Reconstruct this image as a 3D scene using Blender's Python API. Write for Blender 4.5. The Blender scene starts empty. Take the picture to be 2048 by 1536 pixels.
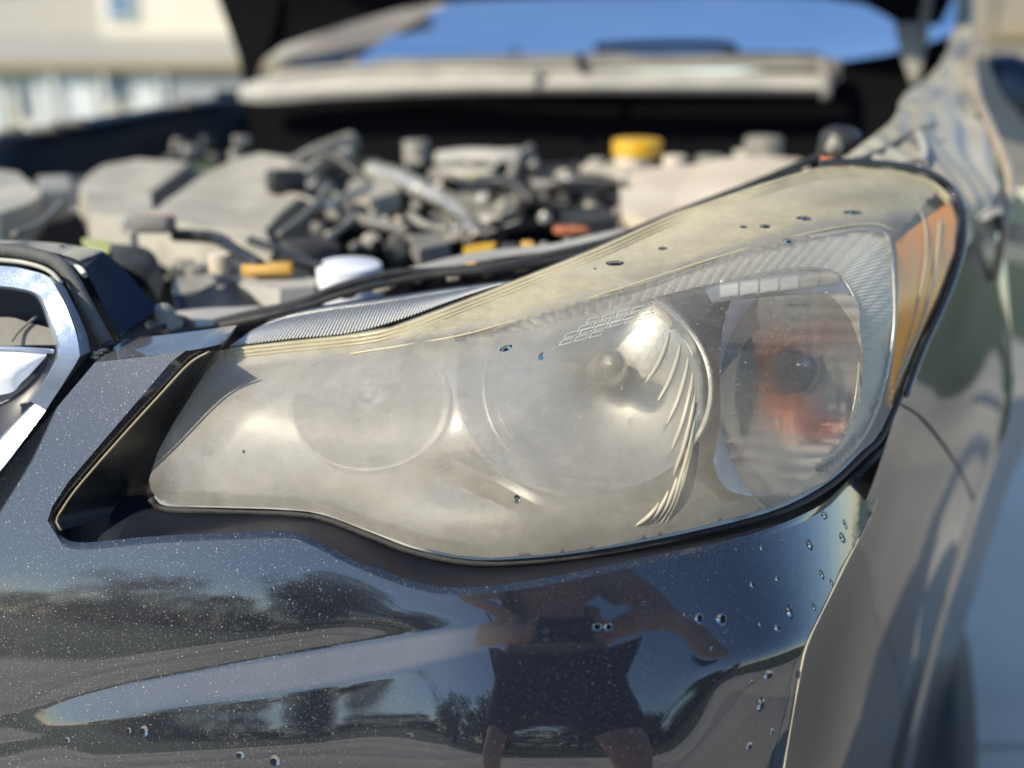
import bpy, bmesh, math, random
import numpy as np
from mathutils import Vector, Matrix, geometry
random.seed(7)
S = bpy.context.scene
COL = S.collection
# ------------------------------------------------------------------ camera
FPX, PITCH, CAM = 1967.0, math.radians(15.0), Vector((0, 0, 0.90))
Fv = Vector((0, math.cos(PITCH), -math.sin(PITCH)))
Rv = Vector((1, 0, 0))
Uv = Vector((0, math.sin(PITCH), math.cos(PITCH)))
cam = bpy.data.cameras.new('camera'); camo = bpy.data.objects.new('camera', cam); COL.objects.link(camo)
camo.location = CAM; camo.rotation_euler = (math.radians(90) - PITCH, 0, 0)
cam.sensor_fit = 'HORIZONTAL'; cam.sensor_width = 36.0; cam.lens = 36.0 * FPX / 2048
cam.clip_start = 0.01; cam.clip_end = 3000
cam.dof.use_dof = True; cam.dof.focus_distance = 0.620
cam.dof.aperture_fstop = (cam.lens / 1000) / 0.0136
S.camera = camo
# ------------------------------------------------------------------ light
SUN = Vector((-0.64, -0.44, 0.58)).normalized()
W = bpy.data.worlds.new("World"); S.world = W; W.use_nodes = True
nt = W.node_tree; bg = nt.nodes['Background']
sky = nt.nodes.new('ShaderNodeTexSky'); sky.sky_type = 'NISHITA'; sky.sun_disc = False
sky.sun_elevation = math.asin(SUN.z); sky.sun_rotation = math.atan2(SUN.x, SUN.y)
sky.dust_density = 0.2; sky.air_density = 1.0; sky.ozone_density = 3.0
hs_ = nt.nodes.new('ShaderNodeHueSaturation'); hs_.inputs['Saturation'].default_value = 1.07; hs_.inputs['Value'].default_value = .92
nt.links.new(sky.outputs[0], hs_.inputs['Color']); nt.links.new(hs_.outputs[0], bg.inputs[0]); bg.inputs[1].default_value = 0.15
sl = bpy.data.lights.new('sun', 'SUN'); sl.energy = 3.6; sl.angle = math.radians(0.5); sl.color = (1, .90, .72)
so = bpy.data.objects.new('sun', sl); COL.objects.link(so)
so.rotation_euler = SUN.to_track_quat('Z', 'Y').to_euler()
S.view_settings.view_transform = 'Standard'; S.view_settings.look = 'None'
S.view_settings.exposure = 0.6; S.view_settings.gamma = 1
S.cycles.use_denoising = True; S.cycles.max_bounces = 10; S.cycles.transparent_max_bounces = 12
S.cycles.sample_clamp_indirect = 6.0; S.cycles.caustics_refractive = False

# ------------------------------------------------------------------ helpers
def P(u, v, d):
    u, v, d = float(u), float(v), float(d)
    return CAM + d * (Fv + (u - 1024) / FPX * Rv - (v - 768) / FPX * Uv)
def px(d): return float(d) / FPX                      # metres per pixel at depth d

class MB:                                      # collects geometry for ONE mesh object
    def __init__(s): s.v = []; s.f = []; s.m = []; s.attr = []
    def add(s, vs, fs, mi=0, at=None):
        o = len(s.v); s.v += [tuple(p) for p in vs]
        s.f += [tuple(i + o for i in f) for f in fs]; s.m += [mi] * len(fs)
        s.attr += at if at else [(0, 0, 0, 1)] * len(vs)
    def build(s, name, mats, parent=None, smooth=True, sharp=None):
        me = bpy.data.meshes.new(name); me.from_pydata(s.v, [], s.f)
        for m in (mats if isinstance(mats, (list, tuple)) else [mats]): me.materials.append(m)
        me.polygons.foreach_set('material_index', s.m)
        me.polygons.foreach_set('use_smooth', [smooth] * len(s.f))
        if any(a[:3] != (0, 0, 0) for a in s.attr):
            ca = me.color_attributes.new('wear_and_refl', 'FLOAT_COLOR', 'POINT')
            ca.data.foreach_set('color', [c for a in s.attr for c in a])
        me.update()
        if sharp is not None: me.set_sharp_from_angle(angle=math.radians(sharp))
        o = bpy.data.objects.new(name, me); COL.objects.link(o)
        if parent: attach(o, parent)
        return o
def attach(o, parent):
    o.parent = parent
    if parent.type == 'EMPTY': o.matrix_parent_inverse = Matrix.Translation(-parent.location)
def thing(name, label, cat, loc=(0, 0, 0), group=None):
    o = bpy.data.objects.new(name, None); COL.objects.link(o); o.location = loc
    o.empty_display_size = .1
    return tag(o, label, cat, group)
def tag(o, label, cat, group=None):
    o['label'] = label; o['category'] = cat
    if group: o['group'] = group
    return o
def struct(o): o['kind'] = 'structure'; return o

def catmull(pts, n):
    """resample a polyline with a Catmull-Rom spline, n points evenly by length"""
    A = np.array(pts, float)
    if len(A) == 2: return [tuple(A[0] + (A[1] - A[0]) * i / (n - 1)) for i in range(n)]
    A = np.vstack([2 * A[0] - A[1], A, 2 * A[-1] - A[-2]])
    out = []
    for i in range(1, len(A) - 2):
        for t in np.linspace(0, 1, 12, endpoint=False):
            a, b, c, d = A[i - 1], A[i], A[i + 1], A[i + 2]
            out.append(.5 * ((2 * b) + (c - a) * t + (2 * a - 5 * b + 4 * c - d) * t * t + (3 * b - a - 3 * c + d) * t ** 3))
    out.append(A[-2]); out = np.array(out)
    L = np.concatenate([[0], np.cumsum(np.linalg.norm(np.diff(out, axis=0), axis=1))])
    q = np.linspace(0, L[-1], n)
    return [tuple(np.interp(x, L, out[:, k]) for k in range(out.shape[1])) for x in q]
def loft(curves, n, worldpts=False, sub=1):
    """faces between successive (u,v,d) curves"""
    rows = [catmull(c, n) for c in curves]
    if sub > 1:
        R = []
        for a, b in zip(rows, rows[1:]):
            for k in range(sub): R.append([tuple(np.array(p) * (1 - k / sub) + np.array(q) * k / sub) for p, q in zip(a, b)])
        R.append(rows[-1]); rows = R
    vs = [(p if worldpts else P(*p)) for r in rows for p in r]
    fs = [(i * n + j, i * n + j + 1, (i + 1) * n + j + 1, (i + 1) * n + j) for i in range(len(rows) - 1) for j in range(n - 1)]
    return vs, fs
def rbf(pts):
    A = np.array(pts, float); A[:, 2] = .622 + (A[:, 2] - .622) * .80; X = A[:, :2] / 1000; n = len(X)
    def K(r): return np.where(r > 1e-9, r * r * np.log(np.maximum(r, 1e-9)), 0)
    M = np.zeros((n + 3, n + 3)); M[:n, :n] = K(np.linalg.norm(X[:, None] - X[None], axis=2)) + np.eye(n) * 1e-4
    M[:n, n] = 1; M[:n, n + 1:] = X; M[n:, :n] = M[:n, n:].T
    w = np.linalg.solve(M, np.concatenate([A[:, 2], [0, 0, 0]]))
    def f(u, v):
        x = np.array([u, v]) / 1000
        return float(K(np.linalg.norm(X - x, axis=1)) @ w[:n] + w[n] + w[n + 1:] @ x)
    return f
def inside(p, poly):
    x, y = p; c = False; j = len(poly) - 1
    for i in range(len(poly)):
        a, b = poly[i], poly[j]
        if (a[1] > y) != (b[1] > y) and x < (b[0] - a[0]) * (y - a[1]) / (b[1] - a[1]) + a[0]: c = not c
        j = i
    return c
def dense(poly, step):
    o = []
    for a, b in zip(poly, poly[1:] + poly[:1]):
        k = max(1, int(math.hypot(b[0] - a[0], b[1] - a[1]) / step))
        o += [(a[0] + (b[0] - a[0]) * i / k, a[1] + (b[1] - a[1]) * i / k) for i in range(k)]
    return o
def panel(outline, dfn, step=20, holes=(), smooth_outline=0, at=None, thick=0, mb=None, mi=0, extra=()):
    """triangulated sheet inside an outline given in (u,v); dfn gives its depth"""
    if smooth_outline: outline = [tuple(p) for p in catmull(list(outline) + [outline[0]], smooth_outline)[:-1]]
    ol = dense(outline, step); loops = [ol] + [dense(h, step) for h in holes]
    vs = []; es = []
    for lp in loops:
        o = len(vs); vs += lp; es += [(o + i, o + (i + 1) % len(lp)) for i in range(len(lp))]
    us = [p[0] for p in ol]; ws = [p[1] for p in ol]
    y = min(ws) + step * .5; k = 0
    edge = np.array(vs)
    while y < max(ws):
        x = min(us) + step * (.5 + .5 * (k % 2))
        while x < max(us):
            if inside((x, y), ol) and not any(inside((x, y), h) for h in loops[1:]) and np.min(np.sum((edge - (x, y)) ** 2, axis=1)) > (step * .45) ** 2:
                vs.append((x, y))
            x += step
        y += step * .87; k += 1
    vs += list(extra)
    r = geometry.delaunay_2d_cdt([Vector(p) for p in vs], es, [], 0, 1e-4)
    V2 = [(p[0], p[1]) for p in r[0]]; F = []
    for f in r[2]:
        c = (sum(V2[i][0] for i in f) / len(f), sum(V2[i][1] for i in f) / len(f))
        if inside(c, ol) and not any(inside(c, h) for h in loops[1:]):
            F.append(tuple(f)[::-1])
    mb = mb or MB()
    at_ = [at(*p) for p in V2] if at else None
    D = [dfn(*p) for p in V2]
    mb.add([P(p[0], p[1], d) for p, d in zip(V2, D)], F, mi, at_)
    if thick:                                   # a rolled skirt along the outer edge, going back
        n = len(ol)
        a = [P(p[0], p[1], dfn(*p)) for p in ol]; b = [P(p[0], p[1], dfn(*p) + thick) for p in ol]
        mb.add(a + b, [(i, (i + 1) % n, n + (i + 1) % n, n + i) for i in range(n)], mi, [at(*p) for p in ol] * 2 if at else None)
    return mb
def tube(pts, r, seg=10, mb=None, mi=0, caps=True, flat=1.0):
    """tube through world points, r constant or list"""
    mb = mb or MB(); pts = [Vector(p) for p in pts]; n = len(pts)
    rs = r if isinstance(r, (list, tuple)) else [r] * n
    t0 = (pts[1] - pts[0]).normalized(); nrm = t0.orthogonal().normalized()
    vs = []
    for i, p in enumerate(pts):
        t = (pts[min(i + 1, n - 1)] - pts[max(i - 1, 0)]).normalized()
        nrm = (nrm - t * nrm.dot(t)).normalized(); b = t.cross(nrm)
        vs += [p + rs[i] * (math.cos(2 * math.pi * k / seg) * nrm + flat * math.sin(2 * math.pi * k / seg) * b) for k in range(seg)]
    fs = [(i * seg + k, i * seg + (k + 1) % seg, (i + 1) * seg + (k + 1) % seg, (i + 1) * seg + k) for i in range(n - 1) for k in range(seg)]
    if caps: fs += [tuple(range(seg))[::-1], tuple((n - 1) * seg + k for k in range(seg))]
    mb.add(vs, fs, mi); return mb
def ptube(pts, rpx, n=24, **k):                 # through (u,v,d) points, radius in pixels at that depth
    q = catmull(pts, n)
    return tube([P(*p) for p in q], [rpx * px(p[2]) for p in q], **k)
def lathe(c, axis, prof, seg=32, mb=None, mi=0):
    """prof: list of (radius, height along axis)"""
    mb = mb or MB(); ax = Vector(axis).normalized(); a = ax.orthogonal().normalized(); b = ax.cross(a)
    vs = [Vector(c) + ax * h + r * (math.cos(2 * math.pi * k / seg) * a + math.sin(2 * math.pi * k / seg) * b) for r, h in prof for k in range(seg)]
    fs = [(i * seg + k, i * seg + (k + 1) % seg, (i + 1) * seg + (k + 1) % seg, (i + 1) * seg + k) for i in range(len(prof) - 1) for k in range(seg)]
    mb.add(vs, fs, mi); return mb
def box(c, size, rot=(0, 0, 0), bev=0, mb=None, mi=0):
    mb = mb or MB(); bm = bmesh.new(); bmesh.ops.create_cube(bm, size=1)
    bmesh.ops.scale(bm, vec=size, verts=bm.verts)
    if bev: bmesh.ops.bevel(bm, geom=bm.edges[:], offset=bev, segments=2, affect='EDGES', profile=.5)
    from mathutils import Euler
    M = Matrix.Translation(c) @ Euler(rot).to_matrix().to_4x4()
    bm.verts.ensure_lookup_table()
    mb.add([M @ v.co for v in bm.verts], [[v.index for v in f.verts] for f in bm.faces], mi)
    bm.free(); return mb

# ------------------------------------------------------------------ materials
def mat(name, col=(.5, .5, .5), rough=.5, metal=0, ior=1.5, **k):
    m = bpy.data.materials.new(name); m.use_nodes = True; b = m.node_tree.nodes['Principled BSDF']
    b.inputs['Base Color'].default_value = (*col, 1); b.inputs['Roughness'].default_value = rough
    b.inputs['Metallic'].default_value = metal; b.inputs['IOR'].default_value = ior
    for a, v in k.items(): b.inputs[a.replace('_', ' ')].default_value = v
    return m
def N(m, t, **k):
    n = m.node_tree.nodes.new(t)
    for a, v in k.items():
        if a in ('operation', 'blend_type', 'data_type', 'feature', 'attribute_name', 'interpolation', 'distance', 'wave_type'): setattr(n, a, v)
        else: n.inputs[a.replace('_', ' ')].default_value = v
    return n
def L(m, a, b): m.node_tree.links.new(a, b)
def ramp(m, src, stops):
    r = m.node_tree.nodes.new('ShaderNodeValToRGB'); L(m, src, r.inputs[0]); e = r.color_ramp.elements
    while len(e) < len(stops): e.new(.5)
    for el, (p, c) in zip(e, stops): el.position = p; el.color = (*c, 1) if isinstance(c, tuple) else (c, c, c, 1)
    return r
def coords(m):
    return m.node_tree.nodes.new('ShaderNodeTexCoord').outputs['Object']
def noisy(name, c1, c2, scale=30, rough=.6, bump=.2, bscale=None, rvar=.15, **k):
    m = mat(name, c1, rough, **k); b = m.node_tree.nodes['Principled BSDF']; co = coords(m)
    n = N(m, 'ShaderNodeTexNoise', Scale=scale, Detail=8, Roughness=.6); L(m, co, n.inputs['Vector'])
    r = ramp(m, n.outputs[0], [(.32, c1), (.68, c2)]); L(m, r.outputs[0], b.inputs['Base Color'])
    r2 = ramp(m, n.outputs[0], [(.3, max(0, rough - rvar)), (.7, min(1, rough + rvar))]); L(m, r2.outputs[0], b.inputs['Roughness'])
    n2 = N(m, 'ShaderNodeTexNoise', Scale=bscale or scale * 6, Detail=6); L(m, co, n2.inputs['Vector'])
    bp = N(m, 'ShaderNodeBump', Strength=bump, Distance=.002); L(m, n2.outputs[0], bp.inputs['Height']); L(m, bp.outputs[0], b.inputs['Normal'])
    return m
def paint(name, dust=.5, base=(.006, .008, .016), haze=.02, cior=1.88, coatw=1):
    """black-blue clearcoated paint with dust specks and fine smears"""
    m = mat(name, base, .4, 0, 1.5, Specular_IOR_Level=.15); b = m.node_tree.nodes['Principled BSDF']
    b.inputs['Coat Weight'].default_value = coatw; b.inputs['Coat IOR'].default_value = cior; b.inputs['Coat Roughness'].default_value = .03
    co = coords(m)
    mask = N(m, 'ShaderNodeTexNoise', Scale=7, Detail=5, Roughness=.6); L(m, co, mask.inputs['Vector'])
    at = N(m, 'ShaderNodeVertexColor'); at.layer_name = 'wear_and_refl'
    sep = m.node_tree.nodes.new('ShaderNodeSeparateColor'); L(m, at.outputs[0], sep.inputs[0])
    tot = None
    for sc, th, w in ((1100, .50, .6), (1900, .55, .45), (420, .30, .9)):
        vo = N(m, 'ShaderNodeTexVoronoi', Scale=sc); L(m, co, vo.inputs['Vector'])
        wn = N(m, 'ShaderNodeMath', operation='LESS_THAN'); L(m, vo.outputs['Distance'], wn.inputs[0])
        rnd = m.node_tree.nodes.new('ShaderNodeSeparateColor'); L(m, vo.outputs['Color'], rnd.inputs[0])
        t2 = N(m, 'ShaderNodeMath', operation='MULTIPLY'); L(m, rnd.outputs[0], t2.inputs[0]); t2.inputs[1].default_value = 1
        t3 = N(m, 'ShaderNodeMath', operation='MULTIPLY_ADD'); L(m, t2.outputs[0], t3.inputs[0]); t3.inputs[1].default_value = 2 * th; t3.inputs[2].default_value = -1.35 * th
        L(m, t3.outputs[0], wn.inputs[1])
        mm = N(m, 'ShaderNodeMath', operation='MULTIPLY'); L(m, wn.outputs[0], mm.inputs[0]); mm.inputs[1].default_value = w
        if tot is None: tot = mm
        else:
            a = N(m, 'ShaderNodeMath', operation='MAXIMUM'); L(m, tot.outputs[0], a.inputs[0]); L(m, mm.outputs[0], a.inputs[1]); tot = a
    mk = ramp(m, mask.outputs[0], [(.35, .35), (.65, 1.0)])
    d1 = N(m, 'ShaderNodeMath', operation='MULTIPLY'); L(m, tot.outputs[0], d1.inputs[0]); L(m, mk.outputs[0], d1.inputs[1])
    d2 = N(m, 'ShaderNodeMath', operation='MULTIPLY_ADD'); L(m, sep.outputs[0], d2.inputs[0]); d2.inputs[1].default_value = 1.0; d2.inputs[2].default_value = dust
    d3 = N(m, 'ShaderNodeMath', operation='MULTIPLY'); L(m, d1.outputs[0], d3.inputs[0]); L(m, d2.outputs[0], d3.inputs[1]); d3.use_clamp = True
    # film of dust, even and thin
    film = N(m, 'ShaderNodeMath', operation='MULTIPLY_ADD'); L(m, sep.outputs[1], film.inputs[0]); film.inputs[1].default_value = .5; film.inputs[2].default_value = haze
    fm = N(m, 'ShaderNodeMath', operation='MULTIPLY'); L(m, film.outputs[0], fm.inputs[0]); L(m, mk.outputs[0], fm.inputs[1])
    dd = N(m, 'ShaderNodeMath', operation='MAXIMUM'); L(m, d3.outputs[0], dd.inputs[0]); L(m, fm.outputs[0], dd.inputs[1])
    dif = N(m, 'ShaderNodeBsdfDiffuse', Color=(.46, .45, .40, 1))
    mx = m.node_tree.nodes.new('ShaderNodeMixShader'); L(m, dd.outputs[0], mx.inputs[0]); L(m, b.outputs[0], mx.inputs[1]); L(m, dif.outputs[0], mx.inputs[2])
    L(m, mx.outputs[0], m.node_tree.nodes['Material Output'].inputs[0])
    n2 = N(m, 'ShaderNodeTexNoise', Scale=9, Detail=1); L(m, co, n2.inputs['Vector'])
    bp = N(m, 'ShaderNodeBump', Strength=.05, Distance=.004); L(m, n2.outputs[0], bp.inputs['Height']); L(m, bp.outputs[0], b.inputs['Coat Normal'])
    return m
M_paint = paint('black_paint', haze=.004)
M_paint_far = paint('black_paint_soft', dust=.1, haze=.01, cior=1.4, coatw=.6)
M_blackpl = noisy('black_plastic', (.012, .013, .016), (.03, .031, .034), 60, .38, .15)
M_dusty_black = noisy('dusty_black_plastic', (.015, .015, .017), (.07, .066, .058), 18, .45, .3)
M_rubber = noisy('rubber', (.018, .018, .02), (.05, .05, .048), 90, .62, .5, 900)
M_chrome = noisy('sky_tinted_chrome', (.50, .58, .70), (.36, .43, .53), 120, .22, .08, 900, .1, metal=.5)  # bluish, half-metal colour carries the reflected sky
M_satin = noisy('satin_silver', (.70, .70, .69), (.55, .55, .54), 30, .42, .05, 200, .06, metal=1)
M_mirror = mat('reflector_mirror', (.66, .67, .68), .46, 1)
M_dark_in = mat('dark_inner_bezel', (.02, .022, .035), .25)
M_grey_in = noisy('grey_housing', (.34, .33, .30), (.46, .45, .41), 20, .45, .05, metal=.35)
M_cream = mat('clear_rib_plastic', (.48, .45, .36), .3)
M_amber = mat('amber_reflector', (1.0, .38, .03), .25, 0, 1.5, Subsurface_Weight=.3, Subsurface_Radius=(.02, .01, .005))
M_bulb = mat('amber_bulb_glass', (.80, .13, .02), .08)
M_bulb_clear = mat('bulb_glass', (.75, .75, .78), .05, .6)
M_dusty = noisy('dusty_engine_plastic', (.33, .30, .235), (.48, .445, .36), 14, .6, .4, 150)
M_dusty2 = noisy('dusty_grey_metal', (.20, .185, .15), (.43, .40, .33), 25, .5, .4, 120, metal=.15)
M_alu = noisy('cast_aluminium', (.52, .50, .44), (.68, .655, .58), 30, .35, .3, 200, metal=.6)
M_tan = noisy('tan_reservoir', (.62, .52, .39), (.72, .63, .50), 8, .5, .1)
M_yellow = noisy('yellow_cap', (.66, .36, .015), (.74, .44, .03), 20, .4, .1)
M_orange = noisy('orange_part', (.72, .40, .08), (.78, .48, .14), 20, .45, .1)
M_white = noisy('white_plastic', (.74, .77, .84), (.82, .84, .88), 15, .4, .05)
M_red = noisy('red_label', (.60, .16, .12), (.66, .24, .18), 20, .5, .1)
M_rust = noisy('rusty_orange_clamp', (.45, .13, .05), (.55, .22, .10), 40, .6, .4)
M_green = noisy('green_yellow_label', (.38, .40, .12), (.45, .46, .2), 40, .6, .1)
M_shade_black = mat('near_black_shade', (.005, .005, .006), .9, Specular_IOR_Level=.05)  # near black: the bay's deep shade is put into the colour
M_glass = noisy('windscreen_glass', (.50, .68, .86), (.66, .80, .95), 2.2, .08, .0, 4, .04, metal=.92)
M_cowl = noisy('dusty_cowl_plastic', (.33, .315, .28), (.47, .445, .39), 10, .55, .3)
M_cowl_d = noisy('grey_cowl_plastic', (.15, .14, .12), (.25, .235, .205), 14, .6, .3)
M_drop = mat('water', (.35, .38, .42), 0, 0, 1.333, Transmission_Weight=1.0)

def lens_material():
    m = bpy.data.materials.new('hazed_yellowed_lens'); m.use_nodes = True; t = m.node_tree
    for n in list(t.nodes):
        if n.type != 'OUTPUT_MATERIAL': t.nodes.remove(n)
    out = t.nodes['Material Output']; co = coords(m)
    at = N(m, 'ShaderNodeVertexColor'); at.layer_name = 'wear_and_refl'
    sep = t.nodes.new('ShaderNodeSeparateColor'); L(m, at.outputs[0], sep.inputs[0])   # R haze, G yellow, B clear
    n1 = N(m, 'ShaderNodeTexNoise', Scale=26, Detail=7, Roughness=.7); L(m, co, n1.inputs['Vector'])
    n2 = N(m, 'ShaderNodeTexNoise', Scale=900, Detail=4, Roughness=.8); L(m, co, n2.inputs['Vector'])
    # fine polishing scratches, along two directions
    mp = t.nodes.new('ShaderNodeMapping'); mp.inputs['Rotation'].default_value = (0, .7, 0); mp.inputs['Scale'].default_value = (60, 60, 1600); L(m, co, mp.inputs[0])
    n3 = N(m, 'ShaderNodeTexNoise', Scale=1, Detail=3); L(m, mp.outputs[0], n3.inputs['Vector'])
    a = N(m, 'ShaderNodeMath', operation='MULTIPLY_ADD'); L(m, n1.outputs[0], a.inputs[0]); a.inputs[1].default_value = .55; a.inputs[2].default_value = -.275
    b = N(m, 'ShaderNodeMath', operation='MULTIPLY_ADD'); L(m, n2.outputs[0], b.inputs[0]); b.inputs[1].default_value = .5; b.inputs[2].default_value = -.25
    c = N(m, 'ShaderNodeMath', operation='MULTIPLY_ADD'); L(m, n3.outputs[0], c.inputs[0]); c.inputs[1].default_value = .22; c.inputs[2].default_value = -.11
    s1 = N(m, 'ShaderNodeMath', operation='ADD'); L(m, a.outputs[0], s1.inputs[0]); L(m, b.outputs[0], s1.inputs[1])
    s2 = N(m, 'ShaderNodeMath', operation='ADD'); L(m, s1.outputs[0], s2.inputs[0]); L(m, c.outputs[0], s2.inputs[1])
    hz0 = N(m, 'ShaderNodeMath', operation='ADD'); L(m, sep.outputs[0], hz0.inputs[0]); s3 = N(m, 'ShaderNodeMath', operation='MULTIPLY'); L(m, s2.outputs[0], s3.inputs[0]); s4 = N(m, 'ShaderNodeMath', operation='MULTIPLY'); L(m, sep.outputs[0], s4.inputs[0]); s4.inputs[1].default_value = 1.7; L(m, s4.outputs[0], s3.inputs[1]); L(m, s3.outputs[0], hz0.inputs[1]); hz0.use_clamp = True
    hz = hz0
    for sc_, th_ in ((520, .30), (1300, .38)):          # pits and specks of grit
        vo = N(m, 'ShaderNodeTexVoronoi', Scale=sc_); L(m, co, vo.inputs['Vector'])
        rn_ = t.nodes.new('ShaderNodeSeparateColor'); L(m, vo.outputs['Color'], rn_.inputs[0])
        q1 = N(m, 'ShaderNodeMath', operation='MULTIPLY_ADD'); L(m, rn_.outputs[0], q1.inputs[0]); q1.inputs[1].default_value = 3 * th_; q1.inputs[2].default_value = -2.1 * th_
        q2 = N(m, 'ShaderNodeMath', operation='LESS_THAN'); L(m, vo.outputs['Distance'], q2.inputs[0]); L(m, q1.outputs[0], q2.inputs[1])
        q3 = N(m, 'ShaderNodeMath', operation='MULTIPLY'); L(m, q2.outputs[0], q3.inputs[0]); q3.inputs[1].default_value = .85
        q4 = N(m, 'ShaderNodeMath', operation='MAXIMUM'); L(m, hz.outputs[0], q4.inputs[0]); L(m, q3.outputs[0], q4.inputs[1]); hz = q4
    cr = ramp(m, sep.outputs[1], [(0, (.70, .665, .60)), (.5, (.79, .72, .53)), (1, (.90, .78, .44))])
    dn = N(m, 'ShaderNodeTexNoise', Scale=70, Detail=9, Roughness=.75); L(m, co, dn.inputs['Vector']); dr = ramp(m, dn.outputs[0], [(.32, .82), (.66, 1.12)])
    dm = t.nodes.new('ShaderNodeMixRGB'); dm.blend_type = 'MULTIPLY'; dm.inputs[0].default_value = 1; L(m, cr.outputs[0], dm.inputs[1]); L(m, dr.outputs[0], dm.inputs[2])
    dn2 = N(m, 'ShaderNodeTexNoise', Scale=1400, Detail=3, Roughness=.6); L(m, co, dn2.inputs['Vector']); dr2 = ramp(m, dn2.outputs[0], [(.3, .80), (.7, 1.12)])
    dm2 = t.nodes.new('ShaderNodeMixRGB'); dm2.blend_type = 'MULTIPLY'; dm2.inputs[0].default_value = 1; L(m, dm.outputs[0], dm2.inputs[1]); L(m, dr2.outputs[0], dm2.inputs[2]); cr = dm2
    dif = N(m, 'ShaderNodeBsdfDiffuse'); L(m, cr.outputs[0], dif.inputs[0])
    tr = N(m, 'ShaderNodeBsdfTranslucent'); L(m, cr.outputs[0], tr.inputs[0])
    hmix = t.nodes.new('ShaderNodeMixShader'); hmix.inputs[0].default_value = .45; L(m, dif.outputs[0], hmix.inputs[1]); L(m, tr.outputs[0], hmix.inputs[2])
    tp = N(m, 'ShaderNodeBsdfTransparent', Color=(.97, .95, .88, 1))
    rf = N(m, 'ShaderNodeBsdfRefraction', Color=(.97, .95, .88, 1), Roughness=.5, IOR=1.15)
    cmix = t.nodes.new('ShaderNodeMixShader'); L(m, sep.outputs[2], cmix.inputs[0]); L(m, rf.outputs[0], cmix.inputs[1]); L(m, tp.outputs[0], cmix.inputs[2])
    tmix = t.nodes.new('ShaderNodeMixShader'); L(m, hz.outputs[0], tmix.inputs[0]); L(m, cmix.outputs[0], tmix.inputs[1]); L(m, hmix.outputs[0], tmix.inputs[2])
    wsp = N(m, 'ShaderNodeBsdfDiffuse', Color=(.98, .96, .88, 1)); spk = None
    for sc_, th_ in ((430, .26), (900, .32), (1900, .36)):
        vo = N(m, 'ShaderNodeTexVoronoi', Scale=sc_); L(m, co, vo.inputs['Vector'])
        rn_ = t.nodes.new('ShaderNodeSeparateColor'); L(m, vo.outputs['Color'], rn_.inputs[0])
        q1 = N(m, 'ShaderNodeMath', operation='MULTIPLY_ADD'); L(m, rn_.outputs[1], q1.inputs[0]); q1.inputs[1].default_value = 4 * th_; q1.inputs[2].default_value = -3.2 * th_
        q2 = N(m, 'ShaderNodeMath', operation='LESS_THAN'); L(m, vo.outputs['Distance'], q2.inputs[0]); L(m, q1.outputs[0], q2.inputs[1])
        if spk is None: spk = q2
        else: q4 = N(m, 'ShaderNodeMath', operation='MAXIMUM'); L(m, spk.outputs[0], q4.inputs[0]); L(m, q2.outputs[0], q4.inputs[1]); spk = q4
    sw = N(m, 'ShaderNodeMath', operation='MULTIPLY_ADD'); L(m, sep.outputs[1], sw.inputs[0]); sw.inputs[1].default_value = .9; sw.inputs[2].default_value = .12
    sw2 = N(m, 'ShaderNodeMath', operation='MULTIPLY'); L(m, spk.outputs[0], sw2.inputs[0]); L(m, sw.outputs[0], sw2.inputs[1]); sw2.use_clamp = True
    tmix2 = t.nodes.new('ShaderNodeMixShader'); L(m, sw2.outputs[0], tmix2.inputs[0]); L(m, tmix.outputs[0], tmix2.inputs[1]); L(m, wsp.outputs[0], tmix2.inputs[2]); tmix = tmix2
    bp = N(m, 'ShaderNodeBump', Strength=.25, Distance=.0006); L(m, s2.outputs[0], bp.inputs['Height'])
    gl = N(m, 'ShaderNodeBsdfGlossy', Color=(1, 1, 1, 1)); L(m, bp.outputs[0], gl.inputs['Normal']); gl.inputs['Roughness'].default_value = .48
    fr = N(m, 'ShaderNodeFresnel', IOR=1.5)
    g = t.nodes.new('ShaderNodeNewGeometry')
    fm = N(m, 'ShaderNodeMath', operation='MULTIPLY'); L(m, fr.outputs[0], fm.inputs[0]); fm.inputs[1].default_value = .45
    bf = N(m, 'ShaderNodeMath', operation='SUBTRACT'); bf.inputs[0].default_value = 1; L(m, g.outputs['Backfacing'], bf.inputs[1])
    cb = N(m, 'ShaderNodeMath', operation='MULTIPLY_ADD'); L(m, sep.outputs[2], cb.inputs[0]); cb.inputs[1].default_value = -.7; cb.inputs[2].default_value = 1
    fm0 = N(m, 'ShaderNodeMath', operation='MULTIPLY'); L(m, fm.outputs[0], fm0.inputs[0]); L(m, cb.outputs[0], fm0.inputs[1]); fm = fm0
    fm2 = N(m, 'ShaderNodeMath', operation='MULTIPLY'); L(m, fm.outputs[0], fm2.inputs[0]); L(m, bf.outputs[0], fm2.inputs[1])
    fin = t.nodes.new('ShaderNodeMixShader'); L(m, fm2.outputs[0], fin.inputs[0]); L(m, tmix.outputs[0], fin.inputs[1]); L(m, gl.outputs[0], fin.inputs[2])
    L(m, fin.outputs[0], out.inputs[0]); return m
M_lens = lens_material()

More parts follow.
